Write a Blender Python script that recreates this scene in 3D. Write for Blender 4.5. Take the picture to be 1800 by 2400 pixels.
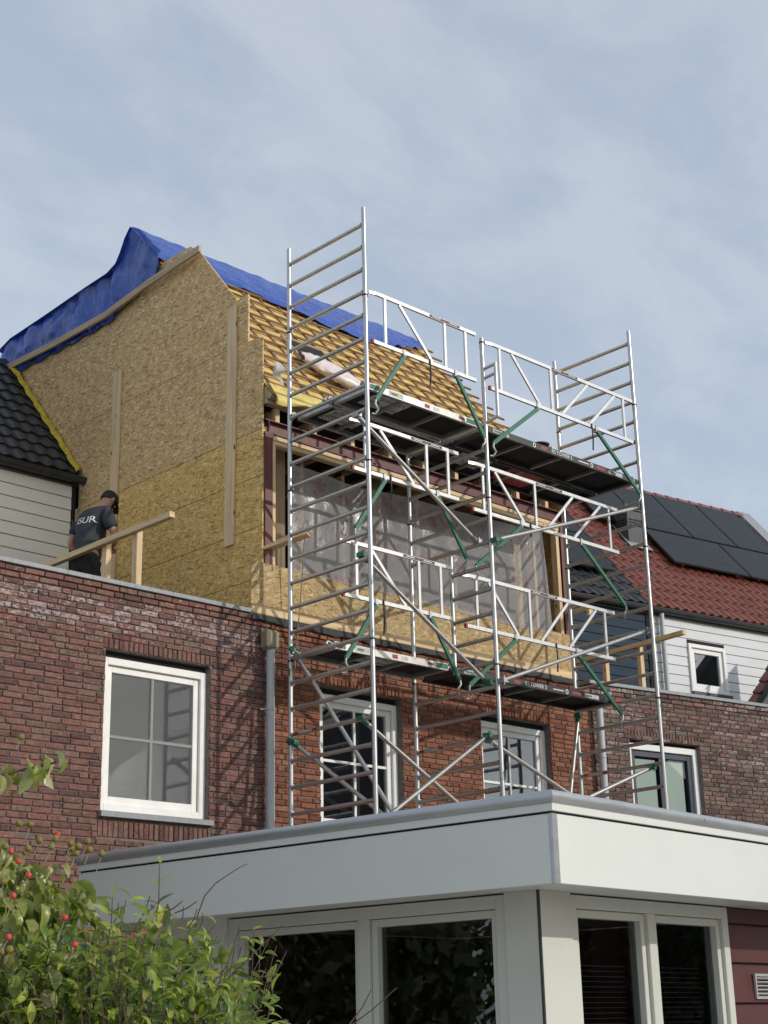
import bpy, bmesh, math, random
from mathutils import Vector, Matrix, noise
R = math.radians
rnd = random.Random(11)
for o in list(bpy.data.objects): bpy.data.objects.remove(o)
sc = bpy.context.scene
COL = sc.collection

# ------------------------------------------------------------------ camera
EYE = Vector((0, 0, 1.6))
yaw, pitch, roll = R(44.15), R(18.64), R(-1.389)
fwd = Vector((math.sin(yaw)*math.cos(pitch), math.cos(yaw)*math.cos(pitch), math.sin(pitch)))
rt = Vector((math.cos(yaw), -math.sin(yaw), 0)); up = rt.cross(fwd)
cr = rt*math.cos(roll) + up*math.sin(roll); cu = -rt*math.sin(roll) + up*math.cos(roll)
cam_d = bpy.data.cameras.new('camera'); cam = bpy.data.objects.new('camera', cam_d); COL.objects.link(cam)
m = Matrix((cr, cu, -fwd)).transposed().to_4x4(); m.translation = EYE
cam.matrix_world = m
cam_d.sensor_fit = 'VERTICAL'; cam_d.sensor_height = 24; cam_d.lens = 36.05
cam_d.clip_start = 0.05; cam_d.clip_end = 2000
sc.camera = cam

# ------------------------------------------------------------------ sky, sun, exposure
SUN_TRAVEL = Vector((-0.43, 1.0, -0.47))
w = bpy.data.worlds.new('World'); sc.world = w; w.use_nodes = True
nt = w.node_tree; nt.nodes.clear()
def nd(t, kind, **kw):
    n = t.nodes.new(kind)
    for k, v in kw.items():
        if k.startswith('_'): n.inputs[k[1:]].default_value = v
        else: setattr(n, k, v)
    return n
sky = nd(nt, 'ShaderNodeTexSky', sky_type='NISHITA', sun_disc=False, sun_elevation=R(23.4), sun_rotation=R(156.7))
sky.altitude = 0; sky.air_density = 1.0; sky.dust_density = 1.6; sky.ozone_density = 1.2
bg = nd(nt, 'ShaderNodeBackground', _Strength=0.1)
out = nd(nt, 'ShaderNodeOutputWorld')
tc = nd(nt, 'ShaderNodeTexCoord')
sep = nd(nt, 'ShaderNodeSeparateXYZ'); nt.links.new(tc.outputs['Generated'], sep.inputs[0])
hz = nd(nt, 'ShaderNodeMath', operation='MAXIMUM', use_clamp=False); hz.inputs[1].default_value = 0.0
nt.links.new(sep.outputs['Z'], hz.inputs[0])
hz2 = nd(nt, 'ShaderNodeMath', operation='ADD'); hz2.inputs[1].default_value = 0.32; nt.links.new(hz.outputs[0], hz2.inputs[0])
dv = nd(nt, 'ShaderNodeVectorMath', operation='DIVIDE'); nt.links.new(tc.outputs['Generated'], dv.inputs[0]); nt.links.new(hz2.outputs[0], dv.inputs[1])
mp = nd(nt, 'ShaderNodeMapping'); mp.inputs['Scale'].default_value = (1.0, 1.55, 0.6); mp.inputs['Rotation'].default_value = (0, 0, R(-38)); nt.links.new(dv.outputs[0], mp.inputs[0])
n1 = nd(nt, 'ShaderNodeTexNoise', _Scale=5.0, _Detail=8.0, _Roughness=0.58, _Distortion=0.3); nt.links.new(mp.outputs[0], n1.inputs['Vector'])
rp = nd(nt, 'ShaderNodeValToRGB'); rp.color_ramp.elements[0].position = 0.34; rp.color_ramp.elements[1].position = 0.68
rp.color_ramp.elements[0].color = (-0.2, -0.2, -0.2, 1); rp.color_ramp.elements[1].color = (0.85, 0.85, 0.85, 1)
rp.color_ramp.interpolation = 'EASE'
nt.links.new(n1.outputs['Fac'], rp.inputs[0])
# thin even veil of cloud added to the clear sky behind it
n2 = nd(nt, 'ShaderNodeTexNoise', _Scale=14.0, _Detail=8.0, _Roughness=0.65, _Distortion=0.4); nt.links.new(mp.outputs[0], n2.inputs['Vector'])
cl_ = nd(nt, 'ShaderNodeMath', operation='ADD'); nt.links.new(rp.outputs[0], cl_.inputs[0])
c3 = nd(nt, 'ShaderNodeMath', operation='MULTIPLY'); nt.links.new(n2.outputs['Fac'], c3.inputs[0]); c3.inputs[1].default_value = 0.45; nt.links.new(c3.outputs[0], cl_.inputs[1])
veil = nd(nt, 'ShaderNodeMix', data_type='RGBA'); veil.inputs['A'].default_value = (3.45, 3.95, 4.8, 1); veil.inputs['B'].default_value = (4.75, 5.1, 5.5, 1)
nt.links.new(cl_.outputs[0], veil.inputs['Factor'])
dim = nd(nt, 'ShaderNodeMix', data_type='RGBA', blend_type='MULTIPLY'); dim.inputs['Factor'].default_value = 1.0
nt.links.new(sky.outputs[0], dim.inputs['A']); dim.inputs['B'].default_value = (0.52, 0.52, 0.52, 1)
mx = nd(nt, 'ShaderNodeMix', data_type='RGBA', blend_type='ADD'); mx.inputs['Factor'].default_value = 1.0
nt.links.new(dim.outputs['Result'], mx.inputs['A']); nt.links.new(veil.outputs['Result'], mx.inputs['B'])
nt.links.new(mx.outputs['Result'], bg.inputs['Color']); nt.links.new(bg.outputs[0], out.inputs[0])

sl = bpy.data.lights.new('sun', 'SUN'); sl.energy = 2.1; sl.angle = R(0.53); sl.color = (1.0, 0.95, 0.875)
so = bpy.data.objects.new('sun', sl); COL.objects.link(so); so.location = (10, -20, 30)
so.rotation_euler = SUN_TRAVEL.to_track_quat('-Z', 'Y').to_euler()
vs = sc.view_settings; vs.view_transform = 'Standard'; vs.look = 'None'; vs.exposure = 0.0; vs.gamma = 1.0; vs.use_curve_mapping = False
sc.cycles.max_bounces = 6; sc.cycles.transparent_max_bounces = 12

# ------------------------------------------------------------------ materials
MATS = {}
def base(name):
    mt = bpy.data.materials.new(name); mt.use_nodes = True
    t = mt.node_tree; b = t.nodes['Principled BSDF']; MATS[name] = mt
    return mt, t, b
def L(t, a, b): t.links.new(a, b)
def wpos(t, scale=(1, 1, 1), rot=(0, 0, 0), src='world'):
    if src == 'world': g = nd(t, 'ShaderNodeNewGeometry').outputs['Position']
    else: g = nd(t, 'ShaderNodeTexCoord').outputs['Object']
    mpn = nd(t, 'ShaderNodeMapping'); mpn.inputs['Scale'].default_value = scale; mpn.inputs['Rotation'].default_value = rot
    L(t, g, mpn.inputs[0]); return mpn.outputs[0]
def noi(t, vec, scale, detail=3.0, rough=0.55, dist=0.0):
    n = nd(t, 'ShaderNodeTexNoise', _Scale=scale, _Detail=detail, _Roughness=rough, _Distortion=dist); L(t, vec, n.inputs['Vector']); return n
def ramp(t, fac, stops):
    r = nd(t, 'ShaderNodeValToRGB'); cr_ = r.color_ramp
    while len(cr_.elements) < len(stops): cr_.elements.new(0.5)
    for e, (p, c) in zip(cr_.elements, stops): e.position = p; e.color = (*c, 1) if len(c) == 3 else c
    L(t, fac, r.inputs[0]); return r.outputs[0]
def mixc(t, fac, a, b, mode='MIX'):
    x = nd(t, 'ShaderNodeMix', data_type='RGBA', blend_type=mode)
    for k, v in (('Factor', fac), ('A', a), ('B', b)):
        if isinstance(v, (int, float)): x.inputs[k].default_value = v
        elif isinstance(v, tuple): x.inputs[k].default_value = (*v, 1) if len(v) == 3 else v
        else: L(t, v, x.inputs[k])
    return x.outputs['Result']
def mth(t, op, a, b=None, clamp=False):
    x = nd(t, 'ShaderNodeMath', operation=op, use_clamp=clamp)
    for i, v in enumerate((a, b)):
        if v is None: continue
        if isinstance(v, (int, float)): x.inputs[i].default_value = v
        else: L(t, v, x.inputs[i])
    return x.outputs[0]
def bump(t, b, h, strength=0.3, dist=0.01):
    x = nd(t, 'ShaderNodeBump', _Strength=strength, _Distance=dist); L(t, h, x.inputs['Height']); L(t, x.outputs[0], b.inputs['Normal'])
def g3(v): return (v, v, v)

def simple(name, col, rough=0.6, metal=0.0, var=0.12, vscale=3.0, bstr=0.0, bscale=80.0, stretch=(1, 1, 1), spec=0.5, dirt=None):
    mt, t, b = base(name)
    p = wpos(t, stretch)
    n = noi(t, p, vscale, 5.0, 0.6)
    lo = tuple(c*(1-var) for c in col); hi = tuple(min(1, c*(1+var)) for c in col)
    c = ramp(t, n.outputs['Fac'], [(0.3, lo), (0.7, hi)])
    if dirt:
        n3 = noi(t, wpos(t), dirt[0], 6.0, 0.65)
        f = ramp(t, n3.outputs['Fac'], [(dirt[1], g3(0)), (dirt[1]+0.14, g3(1))])
        c = mixc(t, mth(t, 'MULTIPLY', f, dirt[3]), c, dirt[2])
    L(t, c, b.inputs['Base Color'])
    b.inputs['Roughness'].default_value = rough; b.inputs['Metallic'].default_value = metal
    b.inputs['Specular IOR Level'].default_value = spec
    rr = mth(t, 'ADD', mth(t, 'MULTIPLY', noi(t, p, vscale*4, 3.0).outputs['Fac'], 0.16), rough-0.08); L(t, rr, b.inputs['Roughness'])
    if bstr: bump(t, b, noi(t, p, bscale, 4.0).outputs['Fac'], bstr, 0.004)
    return mt

def brick_mat(name, src, tones, mort_dark=1.0):
    mt, t, b = base(name)
    if src == 'attr':
        a = nd(t, 'ShaderNodeVertexColor', layer_name='col'); colo = a.outputs['Color']
    else:
        colo = nd(t, 'ShaderNodeObjectInfo').outputs['Color']
    s = nd(t, 'ShaderNodeSeparateColor'); L(t, colo, s.inputs[0])
    p = wpos(t)
    c = ramp(t, s.outputs[0], tones)
    fine = noi(t, p, 26.0, 5.0, 0.65)
    c = mixc(t, 1.0, c, ramp(t, fine.outputs['Fac'], [(0.3, g3(0.62)), (0.7, g3(1.25))]), 'MULTIPLY')
    # darker burnt ends and soot
    big = noi(t, p, 7.0, 4.0, 0.6)
    c = mixc(t, mth(t, 'MULTIPLY', ramp(t, big.outputs['Fac'], [(0.52, g3(0)), (0.66, g3(1))]), 0.45), c, (0.045, 0.03, 0.026))
    # lime bloom, amount per brick in G
    pw = wpos(t, (1, 1, 1.6))
    bl = noi(t, pw, 20.0, 4.0, 0.7, 0.8)
    f = mth(t, 'SUBTRACT', mth(t, 'ADD', mth(t, 'MULTIPLY', bl.outputs['Fac'], 1.5), mth(t, 'MULTIPLY', s.outputs[1], 0.30)), 0.93, True)
    f = mth(t, 'MULTIPLY', f, 4.5, True)
    c = mixc(t, mth(t, 'MULTIPLY', f, 0.72), c, (0.50, 0.44, 0.44))
    L(t, c, b.inputs['Base Color']); b.inputs['Roughness'].default_value = 0.85; b.inputs['Specular IOR Level'].default_value = 0.25
    bump(t, b, mth(t, 'ADD', fine.outputs['Fac'], mth(t, 'MULTIPLY', noi(t, p, 90, 3).outputs['Fac'], 0.5)), 0.55, 0.006)
    return mt
T_RED = [(0.0, (0.115, 0.062, 0.056)), (0.22, (0.17, 0.084, 0.070)), (0.5, (0.225, 0.105, 0.086)), (0.75, (0.215, 0.118, 0.092)), (0.9, (0.185, 0.125, 0.098)), (1.0, (0.265, 0.125, 0.098))]
T_ORG = [(0.0, (0.145, 0.056, 0.035)), (0.3, (0.215, 0.080, 0.047)), (0.6, (0.275, 0.104, 0.058)), (0.85, (0.255, 0.115, 0.066)), (1.0, (0.315, 0.135, 0.078))]
T_BRN = [(0.0, (0.094, 0.060, 0.053)), (0.3, (0.163, 0.094, 0.077)), (0.6, (0.206, 0.119, 0.098)), (0.8, (0.150, 0.125, 0.106)), (1.0, (0.263, 0.150, 0.112))]
BR = {k: (brick_mat('brick_%s_piece' % k, 'obj', v), brick_mat('brick_%s_mass' % k, 'attr', v)) for k, v in (('red', T_RED), ('orange', T_ORG), ('brown', T_BRN))}
simple('mortar', (0.20, 0.185, 0.17), 0.95, var=0.25, vscale=12, bstr=0.4)
simple('mortar_dark', (0.17, 0.155, 0.14), 0.95, var=0.25, vscale=12, bstr=0.4)

def osb_mat(name, lo, mid, hi, dark):
    mt, t, b = base(name)
    col = None; hgt = None
    prm = [(R(80), 15, 60, 0.0), (R(-48), 17, 70, 7.3), (R(38), 16, 64, 3.1), (R(-6), 16, 62, 11.7)]
    warp = noi(t, wpos(t), 5.0, 2.0)
    for i, (a, s1, s2, off) in enumerate(prm):
        # strands lie in the plane of the sheet; the sheets here face X or Y, so use (X+Y, Z)
        g = nd(t, 'ShaderNodeNewGeometry').outputs['Position']
        sp = nd(t, 'ShaderNodeSeparateXYZ'); L(t, g, sp.inputs[0])
        u = mth(t, 'ADD', sp.outputs[0], mth(t, 'MULTIPLY', sp.outputs[1], 1.0)); cb = nd(t, 'ShaderNodeCombineXYZ')
        L(t, mth(t, 'ADD', u, mth(t, 'MULTIPLY', warp.outputs['Fac'], 0.05)), cb.inputs[0]); L(t, sp.outputs[2], cb.inputs[1])
        m1 = nd(t, 'ShaderNodeMapping'); m1.inputs['Rotation'].default_value = (0, 0, a); m1.inputs['Location'].default_value = (off, off*0.7, 0); L(t, cb.outputs[0], m1.inputs[0])
        m2 = nd(t, 'ShaderNodeMapping'); m2.inputs['Scale'].default_value = (s1, s2, 1); L(t, m1.outputs[0], m2.inputs[0])
        v = nd(t, 'ShaderNodeTexVoronoi', feature='F1', voronoi_dimensions='2D', _Scale=1.0, _Randomness=1.0); L(t, m2.outputs[0], v.inputs['Vector'])
        sx = nd(t, 'ShaderNodeSeparateColor'); L(t, v.outputs['Color'], sx.inputs[0])
        ci = ramp(t, sx.outputs[0], [(0.0, dark), (0.18, lo), (0.5, mid), (0.74, mid), (1.0, hi)])
        if col is None: col = ci; hgt = sx.outputs[1]
        else:
            f = mth(t, 'GREATER_THAN', sx.outputs[2], 0.56)
            col = mixc(t, f, col, ci); hgt = mth(t, 'ADD', mth(t, 'MULTIPLY', hgt, 0.6), mth(t, 'MULTIPLY', sx.outputs[1], f))
    fine = noi(t, wpos(t), 9.0, 5.0, 0.65)
    col = mixc(t, 1.0, col, ramp(t, fine.outputs['Fac'], [(0.3, g3(0.8)), (0.72, g3(1.15))]), 'MULTIPLY')
    wide = noi(t, wpos(t, (1, 1, 0.45)), 1.1, 3.0)
    col = mixc(t, mth(t, 'MULTIPLY', wide.outputs['Fac'], 0.28), col, tuple(c*0.72 for c in mid))
    L(t, col, b.inputs['Base Color']); b.inputs['Roughness'].default_value = 0.72; b.inputs['Specular IOR Level'].default_value = 0.3
    bump(t, b, hgt, 0.35, 0.004)
    return mt
osb_mat('osb_weathered', (0.52, 0.345, 0.155), (0.70, 0.475, 0.225), (0.92, 0.72, 0.43), (0.30, 0.175, 0.07))
osb_mat('osb_fresh', (0.56, 0.345, 0.11), (0.76, 0.50, 0.175), (0.94, 0.71, 0.33), (0.32, 0.18, 0.06))
osb_mat('osb_bright', (0.36, 0.245, 0.11), (0.49, 0.355, 0.175), (0.68, 0.535, 0.30), (0.24, 0.15, 0.06))

def pine(name, axis, col=(0.70, 0.53, 0.32), dark=(0.56, 0.39, 0.205)):
    mt, t, b = base(name)
    st = [26, 26, 26]; st[axis] = 1.3
    p = wpos(t, tuple(st)); n = noi(t, p, 1.0, 5.0, 0.6, 0.4)
    c = ramp(t, n.outputs['Fac'], [(0.32, dark), (0.5, col), (0.75, tuple(min(1, x*1.18) for x in col))])
    kn = nd(t, 'ShaderNodeTexVoronoi', feature='F1', _Scale=1.0); s2 = [9, 9, 9]; s2[axis] = 3.0; L(t, wpos(t, tuple(s2)), kn.inputs['Vector'])
    c = mixc(t, mth(t, 'LESS_THAN', kn.outputs['Distance'], 0.11), c, (0.16, 0.085, 0.04))
    L(t, c, b.inputs['Base Color']); b.inputs['Roughness'].default_value = 0.7; b.inputs['Specular IOR Level'].default_value = 0.3
    bump(t, b, n.outputs['Fac'], 0.2, 0.003); return mt
for i, ax in enumerate('xyz'):
    pine('pine_' + ax, i); pine('oldpine_' + ax, i, (0.47, 0.36, 0.23), (0.33, 0.24, 0.14)); pine('batten_' + ax, i, (0.27, 0.165, 0.095), (0.15, 0.085, 0.05))

def alu(name, col, rough, metal, green=0.0):
    mt, t, b = base(name)
    p = wpos(t, (1, 1, 0.5)); n = noi(t, p, 14.0, 6.0, 0.7)
    c = ramp(t, n.outputs['Fac'], [(0.28, tuple(x*0.84 for x in col)), (0.5, col), (0.8, tuple(min(1, x*1.1) for x in col))])
    met = metal
    if green:
        n2 = noi(t, wpos(t, (1, 1, 0.35)), 5.0, 5.0, 0.6)
        f = ramp(t, n2.outputs['Fac'], [(0.62, g3(0)), (0.66, g3(1))])
        c = mixc(t, f, c, (0.03, 0.12, 0.07)); L(t, mth(t, 'SUBTRACT', metal, mth(t, 'MULTIPLY', f, metal), True), b.inputs['Metallic'])
    else: b.inputs['Metallic'].default_value = metal
    L(t, c, b.inputs['Base Color'])
    L(t, mth(t, 'ADD', mth(t, 'MULTIPLY', noi(t, p, 40, 4).outputs['Fac'], 0.3), rough-0.15), b.inputs['Roughness'])
    return mt
alu('scaffold_tube', (0.50, 0.485, 0.455), 0.38, 0.85)
alu('scaffold_post', (0.52, 0.52, 0.505), 0.36, 0.8, green=1.0)
alu('guardrail_metal', (0.58, 0.585, 0.58), 0.38, 0.5)
alu('zinc', (0.26, 0.275, 0.29), 0.6, 0.2)
alu('clamp_metal', (0.36, 0.36, 0.36), 0.45, 0.8)
simple('scaffold_green', (0.018, 0.13, 0.075), 0.38, var=0.2, vscale=9, dirt=(16, 0.62, (0.25, 0.32, 0.28), 0.5))
simple('red_plastic', (0.36, 0.02, 0.025), 0.45)
simple('black_plastic', (0.014, 0.014, 0.015), 0.5, var=0.3, vscale=10)
simple('deck_black', (0.006, 0.0062, 0.0065), 0.75, var=0.35, vscale=5)
simple('deck_beam_black', (0.02, 0.021, 0.022), 0.42, var=0.3, vscale=9)
simple('white_print', (0.74, 0.75, 0.74), 0.5)
simple('sticker_white', (0.45, 0.47, 0.45), 0.5, var=0.2, vscale=20)
simple('sticker_grey', (0.52, 0.53, 0.52), 0.6, var=0.3, vscale=10)
simple('sticker_green', (0.02, 0.16, 0.075), 0.5)
simple('sticker_red', (0.30, 0.035, 0.03), 0.5)
simple('steel_primer', (0.115, 0.03, 0.028), 0.5, var=0.25, vscale=5, dirt=(9, 0.6, (0.2, 0.12, 0.1), 0.5))
simple('bolt_steel', (0.6, 0.6, 0.6), 0.35, 0.9)
simple('white_paint', (0.80, 0.80, 0.775), 0.45, var=0.05, vscale=2)
simple('white_frame_worn', (0.82, 0.81, 0.77), 0.5, var=0.07, vscale=6)
simple('navy_paint', (0.022, 0.03, 0.055), 0.4)
simple('siding_cream', (0.80, 0.785, 0.69), 0.6, var=0.05, vscale=1.5, bstr=0.1, stretch=(1, 1, 4))
simple('siding_navy', (0.030, 0.048, 0.070), 0.7, var=0.15, vscale=2.5, stretch=(1, 1, 4), spec=0.15)
simple('siding_grey', (0.62, 0.645, 0.655), 0.6, var=0.05, vscale=1.5, stretch=(1, 1, 4))
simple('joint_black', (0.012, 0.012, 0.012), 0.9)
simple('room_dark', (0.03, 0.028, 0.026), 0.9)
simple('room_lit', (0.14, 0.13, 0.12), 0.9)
simple('blind_green', (0.44, 0.50, 0.45), 0.8, var=0.04)
simple('tile_dark', (0.028, 0.03, 0.033), 0.42, var=0.3, vscale=4, bstr=0.15, dirt=(5, 0.6, (0.07, 0.07, 0.06), 0.5))
simple('tile_red', (0.20, 0.062, 0.042), 0.38, var=0.22, vscale=3, bstr=0.1, dirt=(6, 0.62, (0.09, 0.04, 0.03), 0.5))
simple('roof_underlay', (0.03, 0.03, 0.03), 0.9)
simple('gutter_dark', (0.05, 0.053, 0.057), 0.45, 0.4, var=0.2, vscale=5)
simple('pipe_grey', (0.47, 0.49, 0.50), 0.5, var=0.08, vscale=4, dirt=(5, 0.6, (0.22, 0.22, 0.2), 0.5))
simple('hopper_beige', (0.27, 0.235, 0.155), 0.6)
simple('fascia_grey', (0.67, 0.69, 0.65), 0.42, var=0.03, vscale=1.2, dirt=(2.2, 0.66, (0.58, 0.60, 0.57), 0.3))
simple('trim_alu', (0.46, 0.48, 0.49), 0.32, 0.55, var=0.1, vscale=2, stretch=(1, 1, 5))
simple('frame_grey', (0.58, 0.59, 0.535), 0.45, var=0.04, vscale=2)
simple('cladding_red', (0.085, 0.022, 0.02), 0.5, var=0.1)
simple('lead', (0.30, 0.32, 0.33), 0.55, 0.3)
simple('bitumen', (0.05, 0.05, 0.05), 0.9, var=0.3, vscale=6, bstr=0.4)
simple('yellow_wool', (0.50, 0.37, 0.035), 0.9, var=0.3, vscale=18, bstr=0.8, bscale=40)
simple('roof_foil', (0.68, 0.475, 0.145), 0.55, var=0.25, vscale=5, bstr=0.5, bscale=14, dirt=(7, 0.6, (0.17, 0.14, 0.055), 0.8))
simple('eave_foil', (0.66, 0.53, 0.15), 0.5, var=0.2, vscale=8, bstr=0.5, bscale=16)
simple('cloth_white', (0.62, 0.62, 0.58), 0.8)
simple('solar_black', (0.010, 0.011, 0.013), 0.4, var=0.15, vscale=1.5, spec=0.25)
simple('panel_edge', (0.01, 0.01, 0.01), 0.5)
simple('flue_grey', (0.04, 0.046, 0.052), 0.6, var=0.1)
simple('bounce_ground', (0.43, 0.40, 0.355), 0.95, var=0.2, vscale=1.5, bstr=0.8, bscale=12)  # unseen ground, made pale to bounce light onto the shaded walls
simple('bounce_paving', (0.45, 0.42, 0.375), 0.9, var=0.2, vscale=4)  # unseen too, kept pale for the same bounced light
simple('skin', (0.42, 0.225, 0.15), 0.55, var=0.1, vscale=10)
simple('shirt', (0.038, 0.041, 0.05), 0.9, var=0.2, vscale=12, bstr=0.5, bscale=14)
simple('trousers', (0.012, 0.012, 0.013), 0.85, var=0.3, vscale=10, bstr=0.5, bscale=18)
simple('cap_black', (0.012, 0.014, 0.013), 0.8)
simple('hair', (0.03, 0.02, 0.014), 0.8)
simple('boot', (0.03, 0.025, 0.02), 0.7)
simple('bark', (0.10, 0.08, 0.055), 0.9, var=0.3, vscale=20)
simple('twig', (0.115, 0.075, 0.06), 0.85, var=0.3, vscale=30)
simple('fruit_red', (0.55, 0.06, 0.055), 0.5, var=0.25, vscale=120, bstr=0.8, bscale=160)
simple('fruit_green', (0.20, 0.165, 0.035), 0.6, var=0.35, vscale=120, bstr=0.8, bscale=160)

def tarp_mat():
    mt, t, b = base('tarp_blue')
    p = wpos(t); n = noi(t, p, 2.2, 5.0, 0.6, 0.5)
    c = ramp(t, n.outputs['Fac'], [(0.3, (0.012, 0.055, 0.30)), (0.7, (0.022, 0.095, 0.48))])
    L(t, c, b.inputs['Base Color']); b.inputs['Roughness'].default_value = 0.2; b.inputs['Specular IOR Level'].default_value = 0.7
    wv = noi(t, wpos(t, (1, 1.6, 0.7)), 6.0, 5.0, 0.6, 1.2)
    bump(t, b, wv.outputs['Fac'], 0.6, 0.05)
tarp_mat()

def sheet_mat():
    mt, t, b = base('plastic_sheet'); t.nodes.remove(b)
    o = t.nodes['Material Output']
    p = wpos(t); n = noi(t, wpos(t, (1, 1, 0.6)), 7.0, 8.0, 0.7, 1.0)
    bp = nd(t, 'ShaderNodeBump', _Strength=0.5, _Distance=0.012); L(t, n.outputs['Fac'], bp.inputs['Height'])
    # pink print in rows, as flat print on the film
    px = noi(t, wpos(t, (7.5, 7.5, 5.0)), 1.0, 3.0, 0.8)
    row = nd(t, 'ShaderNodeTexWave', wave_type='BANDS', bands_direction='Z', _Scale=0.55, _Distortion=0.4); L(t, p, row.inputs['Vector'])
    f = mth(t, 'MULTIPLY', ramp(t, px.outputs['Fac'], [(0.52, g3(0)), (0.55, g3(1))]), ramp(t, row.outputs['Fac'], [(0.66, g3(0)), (0.7, g3(1))]))
    colr = mixc(t, mth(t, 'MULTIPLY', f, 0.5), (0.70, 0.695, 0.70), (0.66, 0.16, 0.18))
    d = nd(t, 'ShaderNodeBsdfDiffuse'); L(t, colr, d.inputs['Color']); L(t, bp.outputs[0], d.inputs['Normal'])
    tl = nd(t, 'ShaderNodeBsdfTranslucent'); L(t, colr, tl.inputs['Color'])
    m0 = nd(t, 'ShaderNodeMixShader'); m0.inputs[0].default_value = 0.45; L(t, d.outputs[0], m0.inputs[1]); L(t, tl.outputs[0], m0.inputs[2])
    gl = nd(t, 'ShaderNodeBsdfGlossy', _Roughness=0.16); gl.inputs['Color'].default_value = (0.9, 0.9, 0.9, 1); L(t, bp.outputs[0], gl.inputs['Normal'])
    tr = nd(t, 'ShaderNodeBsdfTransparent'); tr.inputs['Color'].default_value = (0.86, 0.86, 0.88, 1)
    m1 = nd(t, 'ShaderNodeMixShader'); m1.inputs[0].default_value = 0.52; L(t, m0.outputs[0], m1.inputs[1]); L(t, tr.outputs[0], m1.inputs[2])
    lw = nd(t, 'ShaderNodeLayerWeight', _Blend=0.5); L(t, bp.outputs[0], lw.inputs['Normal'])
    m2 = nd(t, 'ShaderNodeMixShader'); L(t, mth(t, 'ADD', mth(t, 'MULTIPLY', mth(t, 'POWER', lw.outputs['Facing'], 3.0), 0.5), 0.05), m2.inputs[0]); L(t, m1.outputs[0], m2.inputs[1]); L(t, gl.outputs[0], m2.inputs[2])
    L(t, m2.outputs[0], o.inputs[0])
sheet_mat()

def glass_mat(name, tint, refl):
    mt, t, b = base(name); t.nodes.remove(b); o = t.nodes['Material Output']
    tr = nd(t, 'ShaderNodeBsdfTransparent'); tr.inputs['Color'].default_value = (*tint, 1)
    gl = nd(t, 'ShaderNodeBsdfGlossy', _Roughness=0.015); gl.inputs['Color'].default_value = (0.92, 0.95, 0.97, 1)
    fc = nd(t, 'ShaderNodeLayerWeight', _Blend=0.5).outputs['Facing']
    fr = mth(t, 'MULTIPLY', mth(t, 'POWER', fc, 4.0), 0.75)
    n = noi(t, wpos(t), 1.4, 2.0); bp = nd(t, 'ShaderNodeBump', _Strength=0.05, _Distance=0.02); L(t, n.outputs['Fac'], bp.inputs['Height']); L(t, bp.outputs[0], gl.inputs['Normal'])
    mx_ = nd(t, 'ShaderNodeMixShader'); L(t, mth(t, 'ADD', fr, refl, True), mx_.inputs[0])
    L(t, tr.outputs[0], mx_.inputs[1]); L(t, gl.outputs[0], mx_.inputs[2]); L(t, mx_.outputs[0], o.inputs[0])
glass_mat('glass', (0.78, 0.81, 0.81), 0.15)
glass_mat('glass_clear', (0.95, 0.97, 0.96), 0.05)
glass_mat('glass_dark', (0.55, 0.58, 0.58), 0.085)

def screen_mat():
    mt, t, b = base('insect_screen'); t.nodes.remove(b); o = t.nodes['Material Output']
    tr = nd(t, 'ShaderNodeBsdfTransparent'); d = nd(t, 'ShaderNodeBsdfDiffuse'); d.inputs['Color'].default_value = (0.16, 0.165, 0.17, 1)
    wv = nd(t, 'ShaderNodeTexWave', wave_type='BANDS', bands_direction='Z', _Scale=14.0, _Distortion=1.2, _Detail=1.0); L(t, wpos(t), wv.inputs['Vector'])
    mm = nd(t, 'ShaderNodeMixShader'); L(t, mth(t, 'ADD', mth(t, 'MULTIPLY', wv.outputs['Fac'], 0.10), 0.24), mm.inputs[0])
    L(t, tr.outputs[0], mm.inputs[1]); L(t, d.outputs[0], mm.inputs[2]); L(t, mm.outputs[0], o.inputs[0])
screen_mat()

def leaf_mat(name, src, stops, trans=0.34, gloss=0.32):
    mt, t, b = base(name); o = t.nodes['Material Output']
    if src == 'attr': a = nd(t, 'ShaderNodeVertexColor', layer_name='col').outputs['Color']
    else: a = nd(t, 'ShaderNodeObjectInfo').outputs['Color']
    s = nd(t, 'ShaderNodeSeparateColor'); L(t, a, s.inputs[0])
    c = ramp(t, s.outputs[0], stops)
    n = noi(t, wpos(t), 30.0, 3.0); c = mixc(t, 1.0, c, ramp(t, n.outputs['Fac'], [(0.3, g3(0.75)), (0.7, g3(1.2))]), 'MULTIPLY')
    bf = nd(t, 'ShaderNodeNewGeometry').outputs['Backfacing']
    c = mixc(t, mth(t, 'MULTIPLY', bf, 0.4), c, (0.34, 0.36, 0.20))
    L(t, c, b.inputs['Base Color']); b.inputs['Roughness'].default_value = gloss
    tl = nd(t, 'ShaderNodeBsdfTranslucent'); L(t, mixc(t, 1.0, c, (1.5, 1.7, 0.7), 'MULTIPLY'), tl.inputs['Color'])
    mm = nd(t, 'ShaderNodeMixShader'); mm.inputs[0].default_value = trans; L(t, b.outputs[0], mm.inputs[1]); L(t, tl.outputs[0], mm.inputs[2]); L(t, mm.outputs[0], o.inputs[0])
KS = [(0.0, (0.06, 0.095, 0.018)), (0.5, (0.19, 0.23, 0.045)), (0.8, (0.34, 0.36, 0.10)), (0.9, (0.42, 0.40, 0.20)), (1.0, (0.52, 0.47, 0.29))]
HS = [(0.0, (0.035, 0.075, 0.02)), (0.4, (0.17, 0.25, 0.04)), (0.8, (0.42, 0.50, 0.075)), (0.93, (0.36, 0.35, 0.055)), (1.0, (0.24, 0.15, 0.10))]
for nm, st in (('dogwood', KS), ('hedge', HS)):
    leaf_mat('leaf_%s_piece' % nm, 'obj', st); leaf_mat('leaf_%s_mass' % nm, 'attr', st)
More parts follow.
